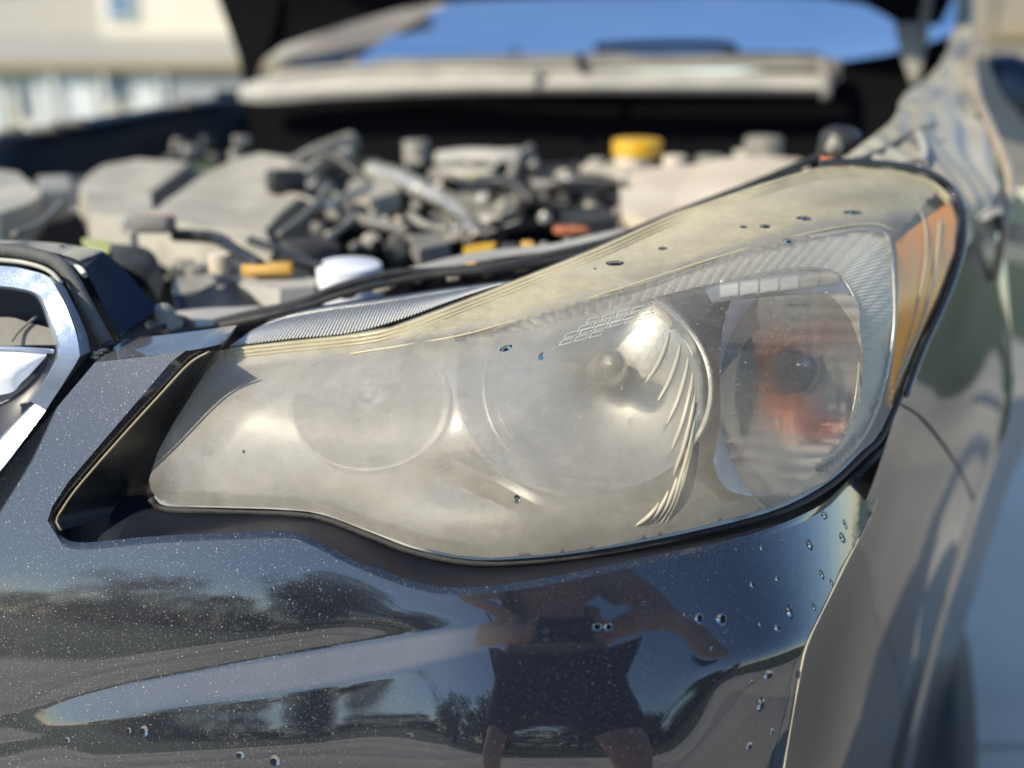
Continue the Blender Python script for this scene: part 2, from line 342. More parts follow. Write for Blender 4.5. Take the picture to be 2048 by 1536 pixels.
# ================================================================== SETTING
M_conc = noisy('driveway_concrete', (.56, .52, .44), (.66, .62, .53), 2.2, .8, .5, 60)
M_soil = noisy('joint_dirt', (.10, .09, .07), (.16, .14, .11), 8, .95, .3)
M_grass = noisy('lawn_grass', (.035, .06, .015), (.07, .10, .03), 3, .9, .6, 40)
M_asph = noisy('street_asphalt', (.045, .045, .047), (.07, .07, .068), 6, .9, .5, 90)
g = MB(); g.add([(-900, -900, -.03), (900, -900, -.03), (900, 900, -.03), (-900, 900, -.03)], [(0, 1, 2, 3)])
struct(g.build('ground', M_grass))
dw = MB(); dw.add([(-5, -7, -.012), (3.27, -7, -.012), (3.27, 9, -.012), (-5, 9, -.012)], [(0, 1, 2, 3)])
dwo = struct(dw.build('driveway', M_soil))
sl_me = None
for i in range(6):
    for j in range(12):
        x = -4.3 + i * 1.32 + .22; y = -6.2 + j * 1.3 + .33
        if sl_me is None:
            o = box((0, 0, 0), (1.305, 1.285, .05), bev=.006).build('slab', M_conc, sharp=40); sl_me = o.data
        else:
            o = bpy.data.objects.new('slab', sl_me); COL.objects.link(o)
        o.parent = dwo; o.location = (x, y, -.025)
st = MB(); st.add([(-60, 9.5, -.02), (60, 9.5, -.02), (60, 17, -.02), (-60, 17, -.02)], [(0, 1, 2, 3)])
struct(st.build('street', M_asph))
kb = box((0, 9.3, -.02), (120, .3, .16), bev=.02); struct(kb.build('kerb', M_conc, smooth=False))

# ---- house across the street, behind the engine bay at the left
M_siding = noisy('cream_siding', (.80, .72, .55), (.86, .78, .62), 1.5, .7, .1)
M_roof = noisy('grey_brown_shingle', (.30, .28, .235), (.38, .36, .305), 5, .9, .6, 40)
M_roofb = noisy('blue_grey_shingle', (.09, .14, .18), (.14, .19, .23), 5, .9, .6, 40)
M_trim = mat('white_trim', (.82, .82, .80), .5); M_door = noisy('white_garage_panel', (.74, .73, .70), (.82, .81, .78), 1, .5, .05)
M_wglass = mat('window_glass', (.10, .16, .24), .04, 0, 2.2); M_brown = noisy('tan_fascia', (.36, .27, .14), (.42, .32, .18), 3, .7, .1)
M_stone = noisy('grey_stone_wall', (.36, .36, .35), (.46, .46, .45), 3, .8, .5)
def WY(u, v, Y):                                # the point on the vertical plane y = Y that lies on this sight line
    r = Fv + (u - 1024) / FPX * Rv - (v - 768) / FPX * Uv
    return CAM + r * (Y / r.y)
def slab_box(name, m, u0, v0, u1, v1, Y, depth, par, bev=0):
    a, b = WY(u0, v0, Y), WY(u1, v1, Y)
    return box(((a.x + b.x) / 2, Y + depth / 2, (a.z + b.z) / 2), (abs(b.x - a.x), depth, abs(a.z - b.z)), bev=bev).build(name, m, par, smooth=False)
def slope(name, m, c0, c1, par, th=.15):         # roof plane between two world edges
    a, b = c0; c, d = c1; mb = MB(); dz = Vector((0, 0, -th))
    mb.add([a, b, d, c, a + dz, b + dz, d + dz, c + dz], [(0, 1, 2, 3), (7, 6, 5, 4), (0, 4, 5, 1), (1, 5, 6, 2), (2, 6, 7, 3), (3, 7, 4, 0)])
    return mb.build(name, m, par, smooth=False)
hs = thing('house', 'cream sided house with grey shingle roof seen past the raised bonnet', 'house', (-8, 26, 0))
slab_box('wall', M_siding, 155, -420, 900, 110, 27.0, 6, hs)
w = slab_box('window', M_trim, 200, -60, 270, 38, 26.9, .12, hs); slab_box('pane', M_wglass, 210, -50, 260, 30, 26.86, .05, w)
w = slab_box('window', M_trim, 640, -160, 740, -60, 26.9, .12, hs); slab_box('pane', M_wglass, 650, -150, 730, -70, 26.86, .05, w)
slope('roof', M_roof, (WY(-260, 70, 27.1), WY(900, 70, 27.1)), (WY(-260, 128, 24.5), WY(900, 128, 24.5)), hs)
slab_box('gutter', M_brown, -260, 124, 900, 141, 24.4, .1, hs)
slab_box('wall', M_siding, -260, 139, 900, 330, 24.75, 2.2, hs)
for (a, b, mm, nm) in ((-190, 20, M_door, 'garage_door'), (62, 103, M_trim, 'front_door'), (116, 204, M_door, 'garage_door'), (262, 326, M_door, 'garage_door')):
    o = slab_box(nm, mm, a, 146, b, 318, 24.65, .08, hs)
for (a, b, c) in ((25, 58, 236), (214, 256, 200)):
    w = slab_box('window', M_trim, a, 146, b, c, 24.66, .08, hs); slab_box('pane', M_wglass, a + 3, 150, b - 3, c - 4, 24.62, .05, w)
slab_box('stone_pier', M_stone, 332, 150, 560, 330, 24.6, .14, hs)
for (a) in (-200, 106, 208, 328): slab_box('porch_post', M_trim, a, 139, a + 8, 318, 24.5, .1, hs)
slope('roof', M_roof, (WY(560, -60, 27.6), WY(1000, -260, 27.6)), (WY(520, 110, 25.6), WY(1000, 60, 25.6)), hs)
h2 = thing('house', 'neighbouring house with blue grey roof at the upper left edge', 'house', (-17, 32, 0))
slab_box('wall', M_siding, -900, -10, 60, 330, 33.0, 7, h2)
slope('roof', M_roofb, (WY(-900, -330, 37), WY(260, -330, 37)), (WY(-900, 85, 32.2), WY(200, -20, 32.2)), h2)
slope('roof', M_roof, (WY(-900, 55, 32.0), WY(200, -24, 32.0)), (WY(-900, 130, 30.0), WY(200, 72, 30.0)), h2)
slab_box('window', M_trim, -60, 150, -10, 230, 32.9, .12, h2)

h3 = thing('house', 'tan house with brown trim at the right edge beyond the door mirror', 'house', (12, 24, 0))
M_tanw = noisy('tan_stucco', (.34, .28, .20), (.42, .35, .26), 1, .8, .2)
slab_box('wall', M_tanw, 1920, -260, 2700, 330, 22, 6, h3); slab_box('wall_band', M_brown, 1920, 60, 2700, 78, 21.9, .1, h3); slab_box('corner_post', M_tanw, 1925, -260, 1950, 330, 21.9, .12, h3)
w = slab_box('window', M_trim, 2120, -60, 2240, 50, 21.9, .12, h3); slab_box('pane', M_wglass, 2130, -50, 2230, 40, 21.86, .05, w)
slope('roof', M_roof, (WY(1880, -420, 25), WY(2800, -420, 25)), (WY(1860, -255, 21), WY(2800, -255, 21)), h3)
# ---- what the paint mirrors: garage behind the photographer, trees, a lamp post, the photographer
M_bark = noisy('bark', (.10, .075, .05), (.17, .13, .09), 12, .9, .8)
M_leaf = noisy('leaves', (.035, .06, .018), (.09, .12, .035), 2, .7, .1)
def tree(x, y, h, r, label, seed):
    rnd = random.Random(seed)
    t = thing('tree', label, 'tree', (x, y, 0), 'trees behind the photographer')
    mb = MB(); top = Vector((x + rnd.uniform(-.3, .3), y, h * .75))
    tube([(x, y, -.05), (x + .05, y, h * .3), top], [.24, .17, .05], 8, mb)
    for k in range(7):
        a = rnd.uniform(0, 6.28); z = h * rnd.uniform(.3, .6); e = Vector((x + math.cos(a) * r * .7, y + math.sin(a) * r * .7, z + r * .5))
        tube([(x, y, z), (Vector((x, y, z)) + e) / 2 + Vector((0, 0, .1)), e], [.08, .05, .015], 6, mb)
    mb.build('trunk', M_bark, t)
    mb = MB(); cl = []
    for k in range(26):
        a = rnd.uniform(0, 6.28); q = r * math.sqrt(rnd.random()) * .85
        cl.append((Vector((x + q * math.cos(a), y + q * math.sin(a), h * rnd.uniform(.35, .95))), r * rnd.uniform(.22, .42)))
    for c, cr in cl:
        for k in range(130):
            dvec = Vector((rnd.gauss(0, 1), rnd.gauss(0, 1), rnd.gauss(0, .8))); dvec = dvec.normalized() * cr * rnd.uniform(.5, 1.05)
            p = c + dvec; a = Vector((rnd.gauss(0, 1), rnd.gauss(0, 1), rnd.gauss(0, 1))).normalized(); b = a.orthogonal().normalized(); s_ = rnd.uniform(.06, .13)
            mb.add([p - a * s_, p + b * s_ * .6, p + a * s_, p - b * s_ * .6], [(0, 1, 2, 3)])
    mb.build('crown', M_leaf, t, smooth=False)
tree(-4.4, -13, 4.2, 2.0, 'closest small leafy tree left behind the photographer', 9)
tree(-8.5, -14, 4.6, 2.2, 'close leafy tree further left behind the photographer', 10)
tree(-2.2, -19, 5.2, 2.3, 'leafy tree behind the photographer with the narrow crown', 1)
tree(1.8, -23, 5.8, 2.6, 'tallest broad leafy tree on the lawn behind the photographer', 2)
tree(-15, -22, 6.0, 2.7, 'leafy tree second from the left end of the row behind the photographer', 3)
tree(8, -24, 4.6, 2.4, 'low leafy tree furthest along the lawn behind the photographer', 4)
tree(14, -20, 4.4, 2.2, 'small leafy tree at the end of the row behind the photographer', 5)
tree(5, -16, 3.4, 1.9, 'low round tree nearest the photographer on the right', 6)
tree(-6, -26, 6.6, 3.2, 'wide tall tree rising behind the two closest ones', 7)
tree(-24, -20, 6.4, 3.4, 'last wide tree at the far left of the row behind the photographer', 8)
mb = MB(); rnd = random.Random(5)
for k in range(230):
    x = rnd.uniform(-48, 22); y = rnd.uniform(-40, -29); hh = 5.2 + 1.6 * math.sin(x * .35) + 1.2 * math.sin(x * .9 + 2) + rnd.uniform(-.6, .6); cr = rnd.uniform(1.2, 2.2); c = Vector((x, y, rnd.uniform(.5, max(1.0, hh - cr))))
    for q in range(110):
        p = c + Vector((rnd.gauss(0, 1), rnd.gauss(0, 1), rnd.gauss(0, .8))).normalized() * cr * rnd.uniform(.5, 1.1); a = Vector((rnd.gauss(0, 1), rnd.gauss(0, 1), rnd.gauss(0, 1))).normalized(); b = a.orthogonal().normalized(); s_ = rnd.uniform(.14, .30)
        mb.add([p - a * s_, p + b * s_ * .7, p + a * s_, p - b * s_ * .7], [(0, 1, 2, 3)])
o = mb.build('woodland', M_leaf, smooth=False); o['kind'] = 'stuff'; o['label'] = 'far leafy woodland behind the photographer mirrored in the paint'; o['category'] = 'woodland'
lp = thing('lamp_post', 'grey street lamp post mirrored as a thin line in the bumper', 'lamp post', (5.2, -6.6, 0))
lathe((5.2, -6.6, 0), (0, 0, 1), [(.0, 0), (.12, 0), (.12, .12), (.06, .3), (.045, 4.2), (0, 4.2)], 12).build('pole', M_cowl_d, lp)
box((5.2, -6.3, 4.25), (.16, .7, .1), bev=.02).build('lamp_head', M_cowl_d, lp)

# ================================================================== THE CAR
car = thing('car', 'dark blue black car with its bonnet raised and hazed yellow headlight', 'car', (0.3, 1.5, 0))
lensd = rbf([(300, 965, .665), (320, 1005, .67), (455, 697, .695), (430, 1012, .655), (345, 850, .672), (643, 1024, .628), (827, 1092, .600), (981, 1115, .590), (1200, 1095, .587), (1450, 1040, .60),
             (1653, 962, .645), (1763, 861, .70), (1833, 693, .765), (1885, 590, .815), (1916, 440, .88), (1867, 362, .90), (1809, 345, .89), (1707, 335, .865), (1638, 337, .845), (1348, 427, .775), (1193, 497, .735),
             (1056, 552, .715), (953, 593, .70), (700, 676, .69), (900, 880, .585), (1150, 830, .572), (700, 860, .618), (500, 850, .645), (1450, 800, .585), (1650, 760, .628), (1780, 640, .71),
             (1400, 620, .622), (1100, 660, .618), (1700, 500, .715), (1550, 480, .705), (850, 700, .645), (1300, 530, .70), (1780, 450, .775)])
lens_ol = [(461, 696), (581, 682), (680, 672), (782, 655), (885, 617), (953, 591), (1056, 551), (1193, 496), (1348, 427), (1519, 369), (1600, 345), (1638, 336), (1707, 333), (1809, 343), (1867, 362), (1902, 393), (1919, 437),
           (1912, 505), (1881, 590), (1833, 693), (1800, 780), (1763, 861), (1728, 896), (1653, 962), (1543, 1015), (1368, 1061), (1200, 1095), (1091, 1109), (981, 1116), (915, 1111), (827, 1092), (739, 1060), (643, 1025), (564, 1016),
           (432, 1013), (345, 1010), (318, 1000), (302, 980), (298, 960), (315, 905), (345, 850), (410, 747), (448, 702)]
def sstep(a, b, x): t = min(1, max(0, (x - a) / (b - a))); return t * t * (3 - 2 * t)
crease = [(455, 705), (700, 690), (900, 655), (1000, 632), (1200, 575), (1450, 490), (1640, 430), (1790, 420), (1920, 420)]
def cv(u, pts): return float(np.interp(u, [p[0] for p in pts], [p[1] for p in pts]))
def blob(u, v, a, b, ra, rb): return math.exp(-(((u - a) / ra) ** 2 + ((v - b) / rb) ** 2))
def in_band(u, v): return inside((u, v), band_poly)
band_poly = [(905, 672), (1000, 652), (1200, 594), (1450, 517), (1620, 474), (1720, 458), (1772, 470), (1786, 540), (1788, 650), (1772, 750), (1740, 850), (1690, 915), (1640, 950),
             (1625, 935), (1660, 910), (1690, 865), (1708, 810), (1718, 730), (1716, 650), (1706, 590), (1668, 545), (1590, 538), (1440, 564), (1200, 622), (1010, 668), (915, 680)]
def lens_wear(u, v):
    c = cv(u, crease); top = 1 - sstep(-8, 30, v - c)
    h = .47 + .26 * top
    h -= .30 * blob(u, v, 1470, 690, 240, 160) + .10 * blob(u, v, 1560, 620, 160, 60)
    h -= .20 * blob(u, v, 1190, 760, 190, 130) + .10 * blob(u, v, 760, 830, 120, 60) - .08 * blob(u, v, 600, 770, 90, 60)
    h -= .28 * blob(u, v, 1640, 385, 230, 30) + .16 * blob(u, v, 1250, 540, 160, 22) + .12 * blob(u, v, 820, 690, 200, 14)
    h += .05 * sstep(930, 1050, v)
    h -= .20 * sstep(1750, 1800, u) * (1 - top)
    h -= .16 * blob(u, v, 1750, 560, 60, 160)
    h += .08 * blob(u, v, 560, 800, 220, 120)
    y = .02 + .74 * top + .1 * sstep(900, 1100, v) - .2 * blob(u, v, 1400, 650, 400, 120)
    clear = .12 + .35 * blob(u, v, 1150, 800, 300, 260) + .6 * blob(u, v, 1560, 640, 330, 120)
    if in_band(u, v): h = .20; clear = .95; y *= .5
    if u > 1785 + max(0, 480 - v) * .9: clear = .97; h = .07; y = .3
    return (h, min(1, y), min(1, clear), 1)
# ---- headlight
head = panel(lens_ol, lensd, 8, at=lens_wear, thick=.018)
head = head.build('headlight_lens', M_lens, car)
head['label'] = 'clear headlight lens gone hazy and yellow'
hl = panel(dense(lens_ol, 40), lambda u, v: lensd(u, v) + .105, 30).build('lamp_housing', M_grey_in, head)
def LP(u, v, k=0): return (u, v, lensd(u, v) + k)
# moulded rim: raised parallel beads along the top edge of the lens
rim = [(448, 703), (520, 694), (680, 677), (782, 660), (885, 623), (953, 597), (1056, 557), (1193, 502), (1348, 433), (1519, 375), (1600, 351), (1640, 342), (1707, 339), (1809, 349), (1867, 368), (1900, 398)]
M_rim = noisy('yellowed_rim', (.50, .44, .26), (.58, .52, .34), 60, .3, .1)
for off, rr, k in ((0, 3.4, -.0005), (8, 2.0, -.0008), (15, 1.5, -.0008)):
    ptube([LP(u, v + off, k) for u, v in rim], rr, 260, seg=8).build('rim_bead', M_rim, head)
# the clear crescent of the front crease
ptube([LP(*p, -.0005) for p in ((700, 708), (900, 675), (1000, 650), (1200, 590), (1450, 510), (1620, 466), (1740, 448), (1790, 462))], 2.2, 90, seg=6).build('rim_bead', M_rim, head)
# ---- inner silver bezel with two openings
def ell(cx, cy, rx, ry, n=48, rot=0):
    return [(cx + rx * math.cos(t) * math.cos(rot) - ry * math.sin(t) * math.sin(rot), cy + rx * math.cos(t) * math.sin(rot) + ry * math.sin(t) * math.cos(rot)) for t in [2 * math.pi * i / n for i in range(n)]]
low = ell(1165, 775, 245, 212, 60); high = ell(745, 815, 150, 118, 40, -.1)
turn = [(1480, 612), (1560, 604), (1690, 600), (1708, 660), (1712, 760), (1695, 860), (1650, 930), (1560, 975), (1475, 970), (1440, 930), (1470, 860), (1490, 780), (1500, 700)]
bezel_ol = [(500, 740), (700, 715), (905, 690), (1000, 680), (1200, 634), (1440, 575), (1620, 552), (1700, 575), (1726, 640), (1730, 760), (1715, 860), (1640, 960), (1500, 1020), (1300, 1062), (1130, 1085), (980, 1090), (850, 1065), (740, 1030), (650, 995), (470, 985), (345, 975), (345, 930), (420, 800)]
def bzd(u, v):
    b = .030 + .02 * blob(u, v, 960, 960, 110, 50)
    return lensd(u, v) + b
panel(bezel_ol, bzd, 16, holes=(low, high, turn)).build('silver_bezel', M_satin, head)
def bowl(name, cx, cy, rx, ry, d0, depth, m, par, rings=14, rot=0, facets=None, tilt=(0, 0)):
    mb = MB(); n = 64; rows = []
    for i in range(rings + 1):
        q = 1 - i / rings * .96
        rows.append([(u, v, (d0 if isinstance(d0, float) else d0(u, v) * q + d0(cx, cy) * (1 - q)) + depth * (1 - q * q)) for u, v in ell(cx + tilt[0] * (1 - q), cy + tilt[1] * (1 - q), rx * q, ry * q, n, rot)])
    vs = [P(*p) for r in rows for p in r]
    fs = [(i * n + j, i * n + (j + 1) % n, (i + 1) * n + (j + 1) % n, (i + 1) * n + j) for i in range(rings) for j in range(n)] + [tuple(rings * n + j for j in range(n))]
    mb.add(vs, fs); return mb.build(name, m, par, smooth=facets is None)
bowl('low_beam_reflector', 1165, 775, 247, 214, bzd, .055, M_mirror, head, tilt=(20, -10))
bowl('high_beam_reflector', 745, 815, 152, 120, bzd, .045, M_mirror, head, rot=-.1, tilt=(10, -5))
# ring steps round the low beam
for (cx, cy, rx, ry, k, w_) in ((1168, 778, 252, 218, .024, 4), (1195, 778, 225, 200, .02, 5), (1195, 776, 205, 182, .03, 3)):
    e = ell(cx, cy, rx, ry, 70); q = [LP(u, v, k) for u, v in e]
    tube([P(*p) for p in q + q[:1]], [w_ * px(.6)] * 71, 8, caps=False).build('trim_ring', M_satin, head)
e = ell(745, 815, 156, 124, 50, -.1); tube([P(*LP(u, v, .027)) for u, v in e + e[:1]], .0016, 8, caps=False).build('trim_ring', M_satin, head)
# bulbs and their shields
def bulb(u, v, k, r, L_, m, name='bulb'):
    c = P(u, v, lensd(u, v) + k); ax = (Uv * .15 - Fv).normalized()
    return lathe(c, ax, [(0, L_), (r * .6, L_ * .93), (r * .95, L_ * .75), (r, L_ * .4), (r, 0), (r * 1.3, -.002), (r * 1.3, -.01)], 24).build(name, m, head)
bulb(1215, 745, .060, .011, .034, M_grey_in, 'bulb_shield'); bulb(755, 805, .05, .009, .03, M_bulb_clear)
# ---- dark curved panel between low beam and indicator
panel([(1290, 585), (1450, 560), (1475, 600), (1508, 690), (1508, 790), (1492, 860), (1464, 930), (1506, 985), (1450, 1000), (1400, 960), (1402, 860), (1405, 760), (1385, 670), (1340, 620)], lambda u, v: lensd(u, v) + .022 + .02 * ((u - 1400) / 100) ** 2 * .4, 12).build('dark_panel', M_dark_in, head)
panel([(1440, 603), (1560, 590), (1690, 586), (1706, 640), (1712, 700), (1700, 640), (1680, 612), (1560, 612), (1480, 622)], lambda u, v: lensd(u, v) + .026, 10).build('dark_panel', M_dark_in, head)
# ---- indicator bowl: a faceted mirror, each facet tilted; the bulb's orange reflection is painted on
def tsd(u, v):
    a, b = ((u - 1455) / 31) % 1 * 2 - 1, ((v - 590) / 27) % 1 * 2 - 1
    return lensd(1600, 780) + .075 - .050 * (((u - 1600) / 125) ** 2 + ((v - 790) / 200) ** 2) + (lensd(u, v) - lensd(1600, 780)) * .6 + .0016 * (a * a + b * b) * .7
def bulb_refl_w(u, v):
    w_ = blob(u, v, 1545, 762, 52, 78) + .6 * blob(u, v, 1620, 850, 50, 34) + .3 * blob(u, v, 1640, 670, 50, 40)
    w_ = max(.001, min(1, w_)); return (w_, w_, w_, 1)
M_ind = mat('indicator_mirror_bulb_refl', (.8, .8, .8), .25, .55); b_ = M_ind.node_tree.nodes['Principled BSDF']
at_ = N(M_ind, 'ShaderNodeVertexColor'); at_.layer_name = 'wear_and_refl'; rp_ = ramp(M_ind, at_.outputs[0], [(.08, (.66, .66, .66)), (.6, (.95, .24, .07))]); L(M_ind, rp_.outputs[0], b_.inputs['Base Color'])
tl = catmull([(1462, 600), (1560, 592), (1700, 588), (1720, 660), (1724, 760), (1706, 870), (1660, 942), (1560, 988), (1465, 984), (1428, 930), (1440, 850), (1440, 740), (1445, 660), (1462, 600)], 70)[:-1]
panel(tl, tsd, 5, at=bulb_refl_w).build('indicator_reflector', M_ind, head)
c = P(1592, 742, lensd(1592, 742) + .052)
lathe(c, (Uv * .1 - Fv), [(0, .022), (.006, .021), (.0095, .017), (.0105, .010), (.0095, .002), (.0075, -.006), (.0075, -.012)], 28).build('amber_bulb', mat('dark_bulb_cap', (.06, .07, .11), .15, .5), head)
lathe(c + Fv * .008, (Uv * .1 - Fv), [(.0, .003), (.013, .003), (.015, 0), (.015, -.015)], 24).build('bulb_socket', M_dark_in, head)
# ---- clear light strip over the indicator, with blocks
panel([(1410, 583), (1430, 572), (1620, 545), (1675, 547), (1700, 578), (1702, 594), (1660, 586), (1560, 586), (1425, 606)], lambda u, v: lensd(u, v) + .012, 8, thick=.012).build('position_light_strip', M_satin, head)
M_block = mat('frosted_block', (.66, .70, .72), .25, 0)
for k in range(6):
    u0 = 1440 + k * 40; y0 = 572 - k * 4.6; panel([(u0, y0), (u0 + 36, y0 - 4), (u0 + 36, y0 + 18), (u0, y0 + 23)], lambda u, v: lensd(u, v) + .0095, 9, thick=.004).build('light_block', M_block if k < 4 else M_cream, head)
# ---- ribbed silver band (real ridges) running over the top and down the right side
outer = [(905, 672), (1000, 652), (1200, 594), (1450, 517), (1620, 474), (1720, 458), (1772, 470), (1786, 540), (1788, 650), (1772, 750), (1740, 850), (1690, 915), (1640, 950)]
inner = [(915, 680), (1010, 668), (1200, 622), (1440, 564), (1590, 538), (1668, 545), (1706, 590), (1716, 650), (1718, 730), (1708, 810), (1690, 865), (1660, 910), (1625, 935)]
na, nc = 620, 9; A = catmull(outer, na); B = catmull(inner, na); vs = []
for i in range(na):
    for j in range(nc):
        # ribs slant across the band
        t = j / (nc - 1); ii = min(na - 1, max(0, i))
        u = A[ii][0] * (1 - t) + B[ii][0] * t; v = A[ii][1] * (1 - t) + B[ii][1] * t
        ph = (i * 1550 / na + t * 26 * (1 if i < na * .6 else 1)) / 8.2
        tri = abs((ph % 1) * 2 - 1)
        vs.append(P(u, v, lensd(u, v) + .004 + .008 * t + .0026 * tri))
mb = MB(); mb.add(vs, [(i * nc + j, i * nc + j + 1, (i + 1) * nc + j + 1, (i + 1) * nc + j) for i in range(na - 1) for j in range(nc - 1)])
M_band = noisy('ribbed_band', (.74, .74, .73), (.62, .62, .60), 30, .3, .05, 200, .06)
o = mb.build('ribbed_band', M_band, head, smooth=False); 
ptube([LP(u, v, .003) for u, v in outer[4:]], 4, 70, seg=8).build('band_edge', M_satin, head)
ptube([LP(u, v, .009) for u, v in inner[3:]], 3, 70, seg=8).build('band_edge', M_satin, head)
# bright ribbed corner under the low beam
mb = MB(); A = catmull([(900, 915), (960, 945), (1030, 985), (1085, 1015)], 260); B = catmull([(925, 975), (980, 1000), (1030, 1020), (1075, 1028)], 260); vs = []
for i in range(260):
    for j in range(5):
        t = j / 4; u = A[i][0] * (1 - t) + B[i][0] * t; v = A[i][1] * (1 - t) + B[i][1] * t; tri = abs((((i * .9 + t * 14) / 7.5) % 1) * 2 - 1)
        vs.append(P(u, v, lensd(u, v) + .004 + .004 * t + .0016 * tri))
mb.add(vs, [(i * 5 + j, i * 5 + j + 1, (i + 1) * 5 + j + 1, (i + 1) * 5 + j) for i in range(259) for j in range(4)]); mb.build('ribbed_corner', M_band, head, smooth=False)
# ---- amber side reflector
am_ol = [(1790, 484), (1861, 430), (1902, 402), (1912, 440), (1908, 500), (1879, 580), (1840, 668), (1800, 760), (1775, 818), (1768, 800), (1782, 740), (1793, 660), (1796, 573)]
panel(am_ol, lambda u, v: lensd(u, v) + .0045, 10, thick=.01).build('amber_side_reflector', M_amber, head)
ptube([LP(u, v, .0032) for u, v in ((1880, 440), (1872, 520), (1856, 600), (1830, 680), (1796, 760))], 3.4, 30, seg=8).build('reflector_ridge', M_cream, head)
ptube([LP(u, v, .001) for u, v in ((1800, 395), (1838, 420), (1852, 470), (1845, 560), (1812, 700), (1790, 780))], 1.6, 30, seg=6).build('reflector_ridge', M_cream, head)
# ---- curved flutes of the low beam lens
arc = [(1338, 668), (1362, 690), (1380, 722), (1390, 765), (1392, 815), (1386, 865), (1372, 915), (1350, 962), (1318, 1005)]
M_flute = mat('beige_flute', (.42, .385, .30), .35)
A = catmull(arc, 13)
for i in range(13):
    s_ = A[i]; L_ = (105, 125, 150, 175, 195, 210, 205, 185, 160, 130, 100, 75, 50)[i]
    q = catmull([LP(*s_, .0004), LP(s_[0] - 7, s_[1] + L_ * .25, -.0012), LP(s_[0] - 24, s_[1] + L_ * .62, -.0012), LP(s_[0] - 52, s_[1] + L_, .0012)], 24)
    rr = [px(.58) * (.7 + 4.4 * math.sin(math.pi * min(1, (k + 2) / 25)) ** .7) for k in range(24)]
    tube([P(*p) for p in q], rr, 8).build('flute', M_flute, head)
# ---- moulded grid of little parallelograms on the lens above the low beam
M_cell = mat('pale_moulded_edge', (.72, .70, .62), .3)
def quadline(cx, cy, par):
    ww, hh, sk = 24, 9.5, 6
    pts = [(cx, cy), (cx + ww, cy - 6), (cx + ww + sk, cy - 6 - hh), (cx + sk, cy - hh)]
    q = dense(pts, 6); tube([P(*LP(u, v, -.0006)) for u, v in q + q[:1]], 0.00032, 5, caps=False).build('moulded_cell', M_cell, par)
for row, (u0, v0, n) in enumerate(((1172, 648, 4), (1155, 663, 5), (1128, 677, 6), (1118, 691, 3))):
    for k in range(n): quadline(u0 + k * 30, v0 - k * 7.5, head)
ptube([LP(u, v, .012) for u, v in ((1310, 612), (1330, 630), (1345, 655))], 6, 12, seg=8).build('shield_edge', M_cream, head)
# ---- comb of ribs standing along the back of the lens top
M_rib = mat('clear_comb_rib', (.92, .91, .87), .3)
low_l = [(462, 692), (581, 677), (700, 665), (800, 638), (885, 607), (953, 583), (1005, 566)]
up_l = [(500, 662), (548, 640), (640, 622), (740, 608), (830, 594), (920, 580), (1015, 566)]
up2 = [(545, 640), (600, 622), (700, 604), (800, 590), (880, 578), (960, 568), (1030, 560)]
lo = catmull(low_l, 82); hi = catmull(up_l, 82); h2_ = catmull(up2, 82)
mb = MB(); mb2 = MB()
for i in range(81):
    d_ = lensd(*lo[i]) + .004; w_ = 1.5 * px(d_)
    tube([P(lo[i][0], lo[i][1], d_), P(hi[i][0] + 6, hi[i][1], d_ + .028)], w_, 6, mb)
    tube([P(hi[i][0] + 6, hi[i][1], d_ + .030), P(h2_[i][0] + 9, h2_[i][1], d_ + .040)], w_ * .8, 6, mb2)
o = mb.build('comb_rib_row', M_rib, head); o['kind'] = 'stuff'
o = mb2.build('comb_rib_row', M_alu, head); o['kind'] = 'stuff'
vs, fs = loft([[(a[0] - 8, a[1] + 6, lensd(*a) + .012) for a in low_l], [(a[0], a[1], lensd(*b) + .040) for a, b in zip(up_l, low_l)], [(a[0], a[1] - 2, lensd(*b) + .052) for a, b in zip(up2, low_l)]], 60)
mb = MB(); mb.add(vs, fs); mb.build('lamp_top_shelf', mat('black_shelf', (.01, .01, .012), .6), head)
# dark gasket round the lamp
gk = [(1800, 790), (1763, 872), (1728, 908), (1653, 975), (1543, 1030), (1368, 1074), (1200, 1106), (1091, 1120), (981, 1127), (910, 1122), (820, 1102), (739, 1071), (643, 1036), (560, 1026), (432, 1022), (330, 1018), (300, 996)]
ptube([LP(u, v, .006) for u, v in gk], 7, 160, seg=8).build('lamp_gasket', M_rubber, head)
gk2 = [(1640, 327), (1707, 324), (1811, 333), (1871, 352), (1908, 384), (1928, 437), (1922, 510), (1892, 598), (1846, 700), (1812, 790)]
ptube([LP(u, v, .008) for u, v in gk2], 7, 80, seg=8).build('lamp_gasket', M_paint, head)

# ---- bumper: depth from the slope the panel has at each place
d0 = [(-320, .62), (0, .625), (150, .626), (400, .606), (600, .587), (850, .568), (1100, .560), (1300, .563), (1400, .570), (1450, .577), (1600, .622), (1700, .672), (1800, .735), (1900, .80)]
d0 = [(a, .622 + (b - .622) * .80) for a, b in d0]
SU = np.arange(-900, 1961, 20.0); SV = np.arange(600, 2301, 4.0)
gs_u = [-900, -320, 400, 850, 1100, 1300, 1400, 1500, 1600, 1700, 1800, 1960]; gs_g = [-.36, -.30, -.24, -.15, -.03, .10, .24, .50, .80, 1.08, 1.28, 1.45]
fu = np.arange(-900, 1961, 2.0); gg = np.interp(fu, gs_u, gs_g); kk = np.exp(-np.linspace(-2, 2, 81) ** 2); kk /= kk.sum(); gg = np.convolve(np.pad(gg, 40, mode='edge'), kk, 'valid')
dd_ = np.zeros(len(fu)); c0 = int(np.argmin(abs(fu - 1100))); dd_[c0] = .571
def stp(k, h):                                   # follow the heading gg round the nose
    x = (fu[k] - 1024) / FPX; return gg[k] * dd_[k] / FPX * h / (1 - gg[k] * x)
for k in range(c0, len(fu) - 1): dd_[k + 1] = dd_[k] + stp(k, 2)
